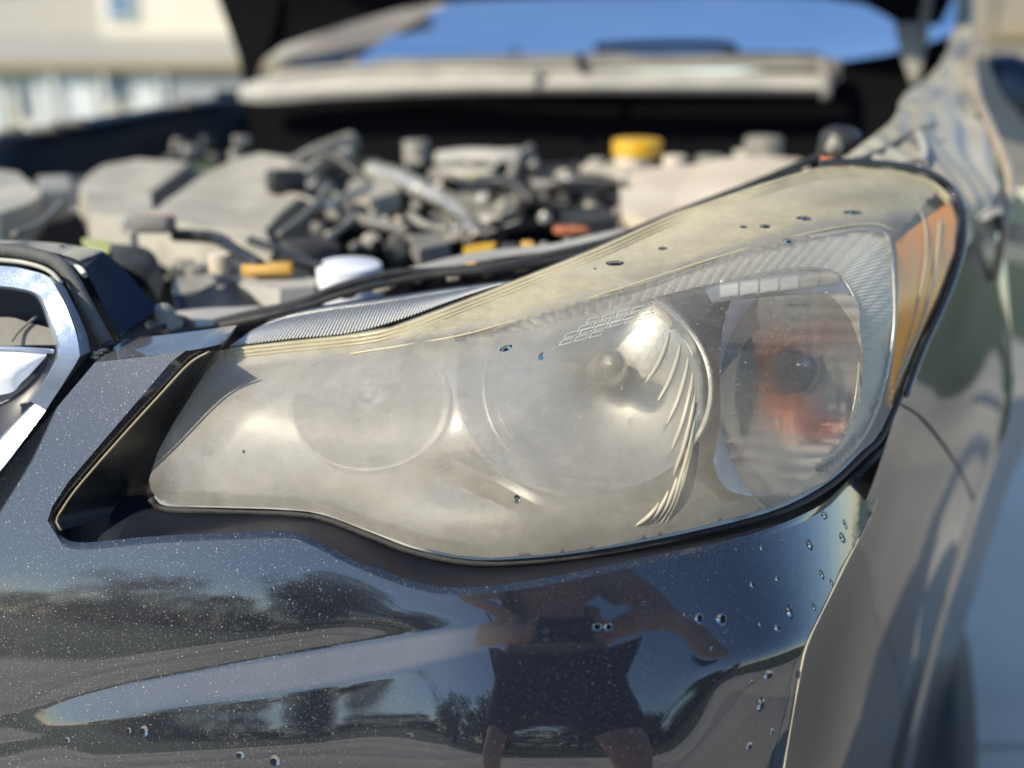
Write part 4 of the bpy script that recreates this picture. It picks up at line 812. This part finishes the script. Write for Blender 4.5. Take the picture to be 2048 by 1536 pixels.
# ---- engine bay
def plate(name, pts, d_near, d_far, m, th=.03, par=None, bump_=0):
    vmin = min(p[1] for p in pts); vmax = max(p[1] for p in pts)
    f = lambda u, v: d_near + (d_far - d_near) * (vmax - v) / (vmax - vmin + 1e-6) + bump_ * math.sin(u * .03) * .01
    mb = panel(pts, f, 14, smooth_outline=0)
    ol = dense(pts, 14); n = len(ol); a = [P(u, v, f(u, v)) for u, v in ol]; b = [p - Uv * th for p in a]
    mb.add(a + b, [(i, (i + 1) % n, n + (i + 1) % n, n + i) for i in range(n)])
    return mb.build(name, m, par or car, sharp=40)
plate('engine_cover', [(-120, 345), (0, 340), (36, 345), (84, 388), (60, 405), (0, 426), (-120, 440)], 1.15, 1.4, M_dusty, .05)
cvr = plate('intake_cover', [(158, 372), (182, 345), (208, 330), (275, 318), (378, 325), (300, 384), (306, 420), (350, 430), (342, 446), (240, 432), (180, 425), (176, 400)], 1.2, 1.5, M_dusty, .04, bump_=.5)
plate('intake_cover', [(304, 386), (378, 332), (402, 346), (312, 420)], 1.30, 1.52, M_dusty_black, .02)
ic = plate('intake_cover', [(306, 422), (405, 350), (470, 318), (520, 306), (585, 316), (634, 352), (625, 372), (560, 425), (528, 462), (460, 458), (396, 452), (345, 440)], 1.12, 1.5, M_dusty, .06, bump_=.6)
plate('intake_cover', [(440, 470), (530, 462), (548, 500), (540, 515), (505, 505), (480, 480)], 1.02, 1.10, M_dusty, .05)
ptube([(572, 345, 1.44), (620, 318, 1.5), (660, 300, 1.56), (705, 284, 1.6)], 21, 24, seg=16).build('intake_pipe', M_dusty2, ic)
ptube([(600, 362, 1.36), (640, 330, 1.45), (700, 306, 1.5)], 14, 20, seg=14).build('intake_pipe', M_dusty, ic)
box(P(572, 362, 1.3), (.05, .03, .03), (0, 0, .5), .006).build('cover_latch', M_dusty_black, ic)
plate('coil_cover', [(75, 352), (137, 350), (142, 380), (90, 386)], 1.35, 1.5, M_dusty2, .04)
H = lambda name, pts, r, m, n=28, seg=12: ptube(pts, r, n, seg=seg).build(name, m, car)
H('strap_hose', [(128, 405, 1.15), (100, 432, 1.1), (70, 455, 1.05), (30, 470, 1.0)], 8, M_cowl_d)
H('coolant_hose', [(745, 346, 1.5), (790, 358, 1.46), (850, 386, 1.4)], 24, M_alu)
H('coolant_hose', [(850, 386, 1.4), (885, 400, 1.36), (925, 430, 1.3), (955, 482, 1.22)], 17, M_alu)
H('heater_hose', [(768, 386, 1.36), (748, 404, 1.34), (744, 448, 1.28)], 13, M_dusty)
H('steel_pipe', [(660, 428, 1.25), (720, 440, 1.22), (818, 462, 1.18)], 13, M_cowl_d)
H('black_pipe', [(1036, 372, 1.5), (1100, 388, 1.48), (1180, 372, 1.46), (1262, 356, 1.42)], 15, M_dusty_black)
H('black_pipe', [(1040, 412, 1.4), (1120, 412, 1.4), (1200, 392, 1.38), (1260, 398, 1.35)], 17, M_blackpl)
H('bracket_pipe', [(1018, 400, 1.5), (1022, 350, 1.52), (1040, 318, 1.56), (1060, 300, 1.6)], 12, M_dusty2)
H('manifold_runner', [(878, 322, 1.6), (940, 316, 1.58), (1000, 318, 1.56), (1040, 316, 1.56)], 20, M_cowl)
H('manifold_runner', [(860, 358, 1.5), (900, 350, 1.5), (990, 350, 1.48)], 18, M_dusty2)
H('wire_loom', [(500, 480, 1.0), (560, 500, .98), (600, 520, .95), (640, 530, .92)], 8, M_blackpl)
H('wire_loom', [(350, 470, 1.05), (430, 476, 1.02), (470, 500, .98), (520, 530, .94)], 13, M_blackpl)
H('wire_loom', [(640, 380, 1.35), (690, 400, 1.3), (700, 440, 1.2), (650, 480, 1.1)], 7, M_dusty2)
H('wire_loom', [(560, 470, 1.05), (600, 440, 1.1), (640, 400, 1.2), (660, 372, 1.3)], 8, M_cowl_d)
H('upper_radiator_hose', [(935, 398, 1.4), (960, 424, 1.34), (1020, 420, 1.32), (1046, 380, 1.36)], 15, M_dusty2)
H('bracket_pipe', [(620, 420, 1.2), (660, 408, 1.2), (700, 392, 1.25), (740, 372, 1.3)], 9, M_alu)
H('bracket_pipe', [(820, 430, 1.2), (850, 450, 1.15), (900, 460, 1.12)], 9, M_dusty2)
def cap(name, u, v, d, rpx, hpx, m, prof=None, tilt=(0, -.1, 1)):
    r, h = rpx * px(d), hpx * px(d)
    return lathe(P(u, v, d), tilt, [(0, 0), (r * .9, 0), (r * .98, -h * .04), (r, -h * .12), (r, -h), (0, -h)], 28).build(name, m, car, sharp=35)
ycap = cap('brake_fluid_cap', 1275, 279, 1.52, 50, 30, M_yellow)
cap('reservoir_neck', 1268, 306, 1.52, 38, 44, M_tan)
cap('filler_cap', 1350, 312, 1.5, 24, 36, M_tan)
plate('fluid_reservoir', [(1238, 352), (1300, 335), (1420, 328), (1500, 330), (1540, 350), (1500, 380), (1400, 425), (1300, 445), (1245, 420)], 1.15, 1.45, M_tan, .08)
strip('strut_tower', M_tan, [[(1360, 345, 1.42), (1440, 318, 1.46), (1520, 312, 1.5), (1600, 318, 1.5)], [(1350, 420, 1.2), (1440, 400, 1.22), (1540, 370, 1.25), (1620, 340, 1.25)]], car, 20)
cap('strut_mount', 1528, 274, 1.6, 38, 50, M_dusty2); cap('strut_nut', 1420, 312, 1.5, 28, 24, M_dusty2)
cap('strut_nut', 1490, 300, 1.5, 22, 24, M_dusty)
cap('washer_bottle_cap', 698, 526, .93, 66, 90, M_white)
cap('oil_filler', 832, 282, 1.66, 26, 40, M_dusty2)
cap('sensor_cap', 742, 484, 1.15, 20, 20, M_dusty2, tilt=(0, -1, .3)); cap('hose_clamp', 1138, 352, 1.45, 18, 44, M_alu); cap('hose_clamp', 1194, 318, 1.5, 18, 30, M_dusty)
cap('sensor_cap', 905, 466, 1.12, 17, 16, M_dusty, tilt=(0, -1, .3)); cap('hose_clamp', 948, 350, 1.45, 14, 30, M_green)
plate('fuse_label', [(262, 432), (342, 428), (346, 440), (266, 442)], 1.02, 1.08, M_red, .008)
box(P(302, 449, 1.02), (.045, .03, .016), (0, 0, 0), .003).build('fuse_box', M_cowl_d, car)
cap('plug', 252, 438, 1.02, 14, 30, M_alu); cap('plug', 263, 462, 1.0, 10, 30, M_dusty)
plate('warning_label', [(164, 476), (214, 480), (222, 496), (214, 504), (175, 494)], .92, .98, M_green, .004)
strip('inner_wing', M_dusty_black, [[(218, 486, .98), (300, 500, .96), (330, 560, .92)], [(225, 520, .86), (290, 560, .86), (318, 604, .85)]], car, 20)
cap('plug', 366, 520, .98, 22, 34, M_dusty); cap('plug', 392, 530, .95, 22, 26, M_dusty2); cap('plug', 440, 506, .98, 24, 36, M_tan)
plate('headlamp_bracket', [(345, 560), (360, 552), (420, 545), (440, 560), (400, 580), (350, 590)], .90, .95, M_dusty2, .01)
strip('air_duct', M_blackpl, [[(345, 590, .90), (400, 556, .94), (450, 552, .94), (490, 575, .93)], [(348, 616, .88), (400, 618, .88), (450, 614, .88), (500, 605, .88)]], car, 20)
plate('battery_tray', [(478, 566), (500, 552), (560, 548), (632, 556), (628, 572), (560, 578)], .90, .97, M_cowl, .03)
box(P(543, 537, .95), (.042, .03, .010), (0, 0, .1), .003).build('terminal_cover', M_orange, car)
box(P(498, 540, .96), (.012, .02, .012), (0, 0, .1), .002).build('terminal_cover', M_orange, car)
cap('plug', 443, 572, .92, 9, 18, M_dusty)
strip('front_ledge', M_cowl, [[(350, 622, .86), (420, 616, .86), (520, 612, .86)], [(370, 655, .80), (430, 650, .80), (520, 628, .82)]], car, 20)
plate('orange_clamp', [(926, 494), (960, 486), (992, 484), (988, 496), (950, 512), (930, 510)], .95, 1.02, M_yellow, .015)
box(P(1056, 491, .98), (.012, .02, .008), (0, 0, .1), .002).build('orange_clamp', M_orange, car)
cap('rubber_bung', 1022, 488, .96, 20, 14, M_dusty_black)
box(P(1142, 461, 1.1), (.035, .03, .008), (0, 0, .2), .002).build('rusty_bracket', M_rust, car)
sup = strip('radiator_support', M_cowl, [[(800, 540, .90), (947, 505, .92), (1100, 488, .93), (1180, 470, .95), (1250, 456, .96)], [(810, 552, .86), (960, 522, .87), (1100, 502, .88), (1180, 490, .89), (1260, 462, .9)]], car, 30)
for (u, v, d) in ((1088, 484, .93), (1136, 476, .94), (1194, 468, .945)): cap('support_bolt', u, v, d, 9, 10, M_cowl_d)
ptube([(430, 646, .80), (520, 624, .80), (600, 606, .80), (680, 574, .81), (780, 548, .82), (870, 543, .83), (990, 532, .835), (1090, 512, .84), (1213, 484, .85), (1300, 450, .86), (1400, 410, .88), (1500, 372, .90), (1600, 330, .92), (1660, 306, .94)], 9, 120, seg=12).build('bonnet_rubber_strip', M_rubber, car)
ptube([(440, 652, .79), (600, 616, .79), (700, 584, .795), (850, 552, .80), (1000, 538, .81), (1150, 512, .82), (1240, 480, .83), (1340, 446, .84), (1500, 384, .87), (1600, 342, .89)], 7, 120, seg=10).build('lamp_top_rail', M_dusty_black, car)
rnd = random.Random(11)
for k in range(16):
    t = k / 15; u = 560 + t * 1040; v = cv(u, [(440, 650), (600, 622), (700, 590), (850, 558), (1000, 546), (1150, 520), (1240, 488), (1340, 452), (1500, 390), (1600, 348)])
    box(P(u, v, .80 + t * .09), (rnd.uniform(.006, .016), .012, rnd.uniform(.003, .006)), (rnd.uniform(-.2, .2), rnd.uniform(-.3, 0), rnd.uniform(-.3, .3)), .0008).build('lamp_clip', rnd.choice([M_dusty_black, M_blackpl, M_dusty2]), car)
# small bright heads, clips and cable ends scattered over the bay
for k in range(110):
    u = rnd.uniform(620, 1240); lo_v = cv(u, [(600, 370), (900, 310), (1240, 325)]); hi_v = cv(u, [(600, 510), (900, 480), (1240, 430)])
    v = rnd.uniform(lo_v, hi_v); d = 1.48 - (v - 300) / 260 * .62 + rnd.uniform(-.03, .05); s_ = rnd.uniform(.003, .008); d += .10
    m = rnd.choice([M_alu, M_dusty, M_shade_black, M_shade_black, M_blackpl, M_dusty_black, M_cowl_d, M_tan, M_shade_black])
    if rnd.random() < .18: lathe(P(u, v, d), (rnd.uniform(-1, 1), rnd.uniform(-1, 0), 1), [(0, s_), (s_ * .8, s_ * .9), (s_, 0), (s_ * 1.5, -.001), (s_ * 1.5, -s_)], 10).build('bolt', m, car)
    else: box(P(u, v, d), (s_ * rnd.uniform(1.5, 4), s_ * 2, s_ * rnd.uniform(.8, 2)), (rnd.uniform(-.6, .6), rnd.uniform(-.6, .6), rnd.uniform(-1.5, 1.5)), s_ * .2).build('wire_clip', m, car)
# the many small things between the big ones
for (pts, dn, df, m, th) in (([(1050, 330), (1190, 322), (1220, 350), (1080, 372)], 1.45, 1.58, M_dusty_black, .03), ([(700, 360), (780, 345), (800, 380), (740, 400), (690, 392)], 1.3, 1.45, M_dusty, .03),
        ([(880, 380), (930, 368), (1040, 372), (1046, 410), (1000, 430), (930, 426)], 1.28, 1.42, M_dusty2, .04), ([(640, 330), (700, 312), (760, 318), (745, 344), (660, 356)], 1.48, 1.6, M_dusty_black, .03),
        ([(980, 440), (1060, 432), (1090, 452), (1010, 466)], 1.1, 1.2, M_shade_black, .03), ([(1120, 420), (1210, 410), (1236, 436), (1150, 446)], 1.12, 1.24, M_dusty_black, .03), ([(560, 480), (640, 466), (680, 490), (620, 512)], .98, 1.06, M_dusty_black, .03),
        ([(820, 470), (880, 462), (900, 486), (840, 498)], 1.0, 1.08, M_cowl_d, .02)):
    plate('bracket_plate', pts, dn, df, m, th)
names = ['bolt', 'connector', 'bracket', 'hose_clamp', 'wire_clip']
for k in range(30):
    u = rnd.uniform(340, 1500); lo_v = cv(u, [(340, 470), (600, 380), (900, 340), (1500, 330)]); hi_v = cv(u, [(340, 600), (700, 530), (900, 505), (1250, 450), (1500, 380)])
    v = rnd.uniform(lo_v, hi_v); d = 1.62 - (v - 300) / 260 * .62 + rnd.uniform(.0, .1)
    m = rnd.choice([M_dusty, M_dusty2, M_dusty2, M_dusty_black, M_blackpl, M_cowl_d, M_dusty_black])
    s_ = rnd.uniform(.008, .022); q = rnd.choice(['connector', 'bracket', 'bracket', 'wire_clip', 'hose_clamp'])
    if q in ('bolt', 'hose_clamp'): lathe(P(u, v, d), (rnd.uniform(-1, 1), rnd.uniform(-1, 0), 1), [(0, s_ * .6), (s_ * .5, s_ * .55), (s_ * .6, s_ * .3), (s_ * .6, 0), (s_ * .9, -.002), (s_ * .9, -s_)], 14).build(q, m, car)
    elif q == 'wire_clip':
        a = rnd.uniform(-1, 1); tube([P(u, v, d) + Vector((math.cos(a + t) * s_ * 2 * t, t * .01, math.sin(a + t * 2) * s_ * t)) for t in (0, .5, 1, 1.5, 2)], s_ * .3, 8).build(q, m, car)
    else: box(P(u, v, d), (s_ * rnd.uniform(.8, 2), s_, s_ * rnd.uniform(.5, 1.1)), (rnd.uniform(-.5, .5), rnd.uniform(-.5, .5), rnd.uniform(-1, 1)), s_ * .12).build(q, m, car)
for k in range(9):                              # hoses and looms crossing the bay
    u = rnd.uniform(560, 1230); v = rnd.uniform(345, 470 if u < 1000 else 430); d = 1.55 - (v - 300) / 260 * .62; a = rnd.uniform(-.5, .9); l_ = rnd.uniform(40, 120); bow = rnd.uniform(-34, 14)
    pts = [(u - l_ * math.cos(a), v - l_ * .45 * math.sin(a), d + .05), (u, v + bow, d), (u + l_ * math.cos(a), v + l_ * .45 * math.sin(a), d - .03)]
    H(rnd.choice(['hose', 'wire_loom', 'pipe']), pts, rnd.choice([4, 6, 8, 11, 14]), rnd.choice([M_blackpl, M_dusty_black, M_dusty_black, M_dusty2, M_dusty, M_cowl_d]), 16, 10)
for k in range(12):
    u = rnd.uniform(330, 490); v = rnd.uniform(282, 318); d = 1.62 + rnd.uniform(0, .2)
    box(P(u, v, d), (rnd.uniform(.01, .03), .02, rnd.uniform(.01, .02)), (0, 0, rnd.uniform(-1, 1)), .003).build('connector', rnd.choice([M_cowl_d, M_dusty2, M_dusty_black]), car)

# ================================================================== WATER DROPS (they rest on the car)
M_drop_clear = mat('clear_water', (.9, .92, .9), 0, 0, 1.333, Transmission_Weight=1.0)
def drop(u, v, a, b, dfn, label, group, ang=0):
    e = 2.0; d = dfn(u, v); p = P(u, v, d)
    tu = (P(u + e, v, dfn(u + e, v)) - P(u - e, v, dfn(u - e, v))).normalized(); tv = (P(u, v + e, dfn(u, v + e)) - P(u, v - e, dfn(u, v - e)))
    n = tu.cross(tv).normalized()
    if n.dot(CAM - p) < 0: n = -n
    tw = n.cross(tu).normalized()
    cos_ = max(.3, n.dot((CAM - p).normalized()))
    ra, rb = a * px(d), b * px(d) / cos_ ** .5
    vs = []; fs = []; sg, rg = 20, 7; rn = random.Random(int(u * 7 + v)); wob = [rn.uniform(.86, 1.12) for _ in range(sg)]
    wob = [(wob[i] + wob[i - 1] + wob[(i + 1) % sg]) / 3 for i in range(sg)]
    for i in range(rg):
        t = i / (rg - 1) * math.pi / 2; rr = math.cos(t); h = math.sin(t)
        for k in range(sg):
            q = 2 * math.pi * k / sg; x, y = ra * rr * math.cos(q) * wob[k], rb * rr * math.sin(q) * wob[k]
            x, y = x * math.cos(ang) - y * math.sin(ang), x * math.sin(ang) + y * math.cos(ang)
            vs.append(p + tu * x + tw * y + n * (h * min(ra, rb) * .42 + .00005))
    fs = [(i * sg + k, i * sg + (k + 1) % sg, (i + 1) * sg + (k + 1) % sg, (i + 1) * sg + k) for i in range(rg - 1) for k in range(sg)] + [tuple(range(sg))[::-1]]
    mb = MB(); mb.add([v_ - p for v_ in vs], fs); o = mb.build('water_drop', M_drop_clear if group == GL else M_drop); o.location = p
    return tag(o, label, 'water drop', group)
GL, GB = 'water drops on the headlight lens', 'water drops on the bumper'
for r in ((1230, 527, 22, 8, 'largest oval water drop on the yellowed top of the headlight lens'), (1190, 537, 4, 3, 'tiny water bead just left of the largest drop on the lens top'),
          (1325, 497, 11, 5, 'small crescent water drop on the lens top close under its raised rim'), (1608, 437, 20, 6, 'long dark water drop on the lens top below the rim peak'),
          (1530, 453, 13, 6, 'oval water drop on the lens top, middle one of a row of three'), (1487, 454, 9, 4, 'smallest of the row of three water drops on the lens top'),
          (1575, 482, 11, 6, 'dark water drop lowest on the lens top above the ribbed silver band'), (1705, 425, 28, 5, 'long thin water streak on the lens top near the amber reflector'),
          (1012, 697, 16, 8, 'slanted smeared water drop on the lens over the low beam, left one of two'), (1083, 713, 8, 10, 'upright round water drop on the lens over the low beam'),
          (1034, 998, 8, 10, 'round water drop at the bottom of the lens beside the ribbed corner'), (487, 903, 4, 4, 'tiny lone water bead on the shaded inner end of the lens')):
    drop(r[0], r[1], r[2] * .85, r[3] * .85, lambda u, v: lensd(u, v) - .0001, r[4], GL, .5 if r[0] == 1012 else 0)
for r in ((1649, 1031, 10, 6, 'flat water drop on the blue bumper strip just under the lamp corner'), (1690, 1048, 5, 7, 'narrow water drop on the tan bumper edge below the fender seam'),
          (1685, 1076, 9, 7, 'plump water drop on the tan bumper edge, larger of the two there'), (1620, 1090, 9, 8, 'dark water drop on the mirrored lamp post line in the bumper'),
          (1524, 1097, 6, 5, 'small water drop near the top of the mirrored sky in the bumper'), (1644, 1149, 6, 7, 'water drop close to the bumper edge, right of the mirrored post line'),
          (1663, 1165, 5, 5, 'round bead right on the edge of the bumper beside the wheel side'), (1555, 1158, 6, 6, 'round water drop left of the mirrored post line, upper of the pair'),
          (1505, 1170, 6, 7, 'water drop with a pale tail in the middle of the mirrored sky'), (1372, 1229, 5, 5, 'small bead left of the paired drops near the dark reflection'),
          (1398, 1238, 8, 11, 'tall slim water drop beside the big one in the mirrored sky'), (1443, 1239, 11, 12, 'big round water drop in the mirrored sky on the bumper'),
          (1521, 1249, 5, 5, 'small bead right of the big round drop in the mirrored sky'), (1580, 1225, 9, 12, 'largest upright water drop near the foot of the mirrored post line'),
          (1628, 1214, 5, 6, 'small water drop close beside the bumper edge above its lower corner'), (1556, 1256, 9, 7, 'pale tilted water drop just below the mirrored post line'),
          (1424, 1298, 4, 5, 'tiny bead low in the mirrored sky above the tan reflection'), (1536, 1350, 11, 8, 'slanted water drop at the top of the tan mirrored driveway'),
          (1596, 1349, 5, 7, 'water bead hanging at the bumper edge beside the tan reflection'), (1502, 1364, 4, 4, 'tiny bead left of the slanted drop on the tan reflection'),
          (1521, 1409, 9, 13, 'tall water drop standing alone on the tan mirrored driveway'), (1544, 1463, 5, 6, 'round bead on the tan reflection between the tall drop and the frame edge'),
          (1498, 1492, 7, 8, 'lowest round water drop on the tan mirrored driveway'), (1573, 1394, 2.5, 2.5, 'pinhead bead on the tan reflection right of the tall drop'),
          (1194, 1254, 10, 8, 'left one of two joined dark drops on the mirrored photographer'), (1217, 1254, 9, 8, 'right one of two joined dark drops on the mirrored photographer'),
          (1291, 1207, 9, 4, 'curved dark smear of water above the joined drops'), (288, 1463, 10, 11, 'round water drop under the left part of the bumper light streak'),
          (258, 1461, 5, 6, 'small bead just left of the round drop under the light streak'), (480, 1510, 10, 7, 'dark water drop at the bottom edge, left one of the close pair'),
          (550, 1522, 11, 11, 'largest water drop at the bottom edge left of centre'), (135, 1480, 7, 5, 'dark drop near the lower left corner of the bumper'),
          (820, 1470, 10, 4, 'flat dark smear of water low on the bumper below the light streak'), (1473, 1098, 3, 3, 'pinhead bead at the top left of the mirrored sky'),
          (640, 1180, 3.5, 3.5, 'pinhead bead on the bumper under the bend of its lip'), (546, 1178, 4, 4, 'pale tiny bead on the bumper left of the lip bend'), (1565, 1079, 3, 3, 'pinhead bead just under the bumper lip, right part')):
    drop(r[0], r[1], r[2], r[3], lambda u, v: bd(u, v) - .0001, r[4], GB, .4 if 'slanted' in r[4] or 'tilted' in r[4] else 0)

# ================================================================== THE PHOTOGRAPHER (mirrored in the paint)
M_skin = noisy('skin', (.60, .37, .27), (.68, .44, .33), 12, .5, .1); M_shirt = noisy('grey_tee_cotton', (.46, .44, .43), (.58, .56, .54), 6, .85, .5, 20)
M_shorts = noisy('navy_shorts', (.015, .02, .05), (.03, .035, .07), 8, .85, .4); M_hair = noisy('dark_hair', (.015, .012, .01), (.03, .022, .018), 60, .5, .5)
M_shoe = noisy('grey_shoe', (.12, .12, .12), (.2, .2, .2), 20, .7, .3)
def skin(name, verts, edges, m, parent, sub=2):
    me = bpy.data.meshes.new(name); me.from_pydata([v[:3] for v in verts], edges, []); o = bpy.data.objects.new(name, me); COL.objects.link(o)
    sm = o.modifiers.new('s', 'SKIN'); sm.use_smooth_shade = True
    bpy.context.view_layer.update()
    for i, v in enumerate(verts):
        r = v[3] if isinstance(v[3], tuple) else (v[3], v[3]); me.skin_vertices[0].data[i].radius = r
    me.skin_vertices[0].data[0].use_root = True
    ss_ = o.modifiers.new('d', 'SUBSURF'); ss_.levels = sub; ss_.render_levels = sub
    me.materials.append(m); attach(o, parent); return o
pr = thing('person', 'person in grey tee and navy shorts bending to photograph the headlight, mirrored in the bumper', 'person', (.12, -.62, 0))
X = .02
body = [(X, -.42, .96, (.15, .10)), (X, -.37, 1.10, (.14, .09)), (X - .01, -.31, 1.26, (.15, .09)), (X - .02, -.28, 1.37, (.11, .07)), (X - .02, -.26, 1.44, .055), (X - .02, -.21, 1.49, (.06, .07)), (X - .02, -.19, 1.56, (.078, .088)), (X - .02, -.20, 1.625, (.078, .085)),
        (X - .23, -.30, 1.34, .075), (X - .42, -.22, 1.12, .055), (X - .20, -.10, 1.00, .040), (X - .05, -.055, .93, .026),
        (X + .21, -.30, 1.34, .075), (X + .44, -.22, 1.12, .055), (X + .24, -.10, 1.00, .040), (X + .13, -.055, .93, .026),
        (X - .14, -.43, .88, .12), (X - .22, -.27, .50, .075), (X - .22, -.46, .12, .045), (X - .22, -.40, .05, .045), (X - .22, -.26, .035, .035),
        (X + .14, -.44, .88, .12), (X + .24, -.30, .50, .075), (X + .26, -.48, .12, .045), (X + .26, -.42, .05, .045), (X + .26, -.28, .035, .035)]
be = [(0, 1), (1, 2), (2, 3), (3, 4), (4, 5), (5, 6), (6, 7), (3, 8), (8, 9), (9, 10), (10, 11), (3, 12), (12, 13), (13, 14), (14, 15), (0, 16), (16, 17), (17, 18), (18, 19), (19, 20), (0, 21), (21, 22), (22, 23), (23, 24), (24, 25)]
skin('body', body, be, M_skin, pr)
g_ = .016
def grow(v, k): r = v[3] if isinstance(v[3], tuple) else (v[3], v[3]); return (v[0], v[1], v[2], (r[0] + k, r[1] + k))
m8 = tuple((np.array(body[8][:3]) * .45 + np.array(body[9][:3]) * .55)); m12 = tuple((np.array(body[12][:3]) * .45 + np.array(body[13][:3]) * .55))
skin('tee_shirt', [grow(body[0], .075), grow(body[1], .075), grow(body[2], .075), grow(body[3], .055), grow(body[8], .03), (*m8, .09), grow(body[12], .03), (*m12, .09)], [(0, 1), (1, 2), (2, 3), (3, 4), (4, 5), (3, 6), (6, 7)], M_shirt, pr)
m16 = tuple((np.array(body[16][:3]) * .25 + np.array(body[17][:3]) * .75)); m21 = tuple((np.array(body[21][:3]) * .25 + np.array(body[22][:3]) * .75))
skin('shorts', [grow(body[0], .09), grow(body[16], .035), (*m16, .115), grow(body[21], .035), (*m21, .115)], [(0, 1), (1, 2), (0, 3), (3, 4)], M_shorts, pr)
for i in (19, 24):
    a, b = body[i], body[i + 1]; skin('shoe', [(a[0], a[1] - .06, .05, .05), (a[0], a[1] + .03, .05, .052), (b[0], b[1] + .02, .04, .042)], [(0, 1), (1, 2)], M_shoe, pr)
skin('hair', [(X - .02, -.225, 1.62, (.088, .085)), (X - .02, -.22, 1.675, (.07, .07)), (X - .02, -.26, 1.55, .065)], [(0, 1), (0, 2)], M_hair, pr)
hd = Vector((X - .02, -.115, 1.585))
for s_ in (-1, 1):
    lathe(hd + Vector((s_ * .032, -.002, .02)), (0, 1, 0), [(.012, 0), (.009, .006), (0, .008)], 12).build('eye', M_white, pr)
    lathe(hd + Vector((s_ * .088, -.08, .0)), (s_, 0, 0), [(.03, 0), (.028, .01), (.01, .014), (0, .012)], 12).build('ear', M_skin, pr)
lathe(hd + Vector((0, -.004, -.01)), (0, 1, -.3), [(.016, 0), (.013, .014), (.006, .022), (0, .024)], 12).build('nose', M_skin, pr)
lathe(hd + Vector((0, -.004, -.048)), (0, 1, 0), [(.022, 0), (.018, .004), (0, .005)], 14).build('mouth', noisy('lips', (.45, .16, .13), (.5, .2, .16), 20, .4, .1), pr)
for s_, wi in ((-1, 11), (1, 15)):             # palms and curled fingers round the phone edges
    w_ = body[wi]; hx, hy, hz = w_[0], w_[1], w_[2]
    for f_ in range(4):
        L_ = (.9, 1.0, .95, .78)[f_]; z = hz - .028 + f_ * .017; x1 = hx - s_ * .004
        skin('finger', [(hx + s_ * .005, hy - .002, z, .010), (hx + s_ * .022 * L_, hy + .012, z, .009), (hx + s_ * .016, hy + .032 * L_, z, .008), (hx - s_ * .004 * L_, hy + .040, z, .007)], [(0, 1), (1, 2), (2, 3)], M_skin, pr, 1)
    skin('thumb', [(hx, hy - .006, hz + .02, .012), (hx + s_ * .004, hy - .002, hz + .045, .0105), (hx - s_ * .014, hy + .004, hz + .062, .009)], [(0, 1), (1, 2)], M_skin, pr, 1)
ph = thing('phone', 'black phone held up in both hands by the photographer, mirrored in the bumper', 'phone', (.055, -.020, .93))
box((.045, -.022, .925), (.158, .008, .078), (0, 0, 0), .003).build('phone_body', M_dark_in, ph)
for (x, z) in ((.002, .912), (.002, .886)): lathe((x, -.018, z + .010), (0, 1, 0), [(0, .0012), (.007, .001), (.008, 0)], 16).build('camera_ring', M_satin, ph)
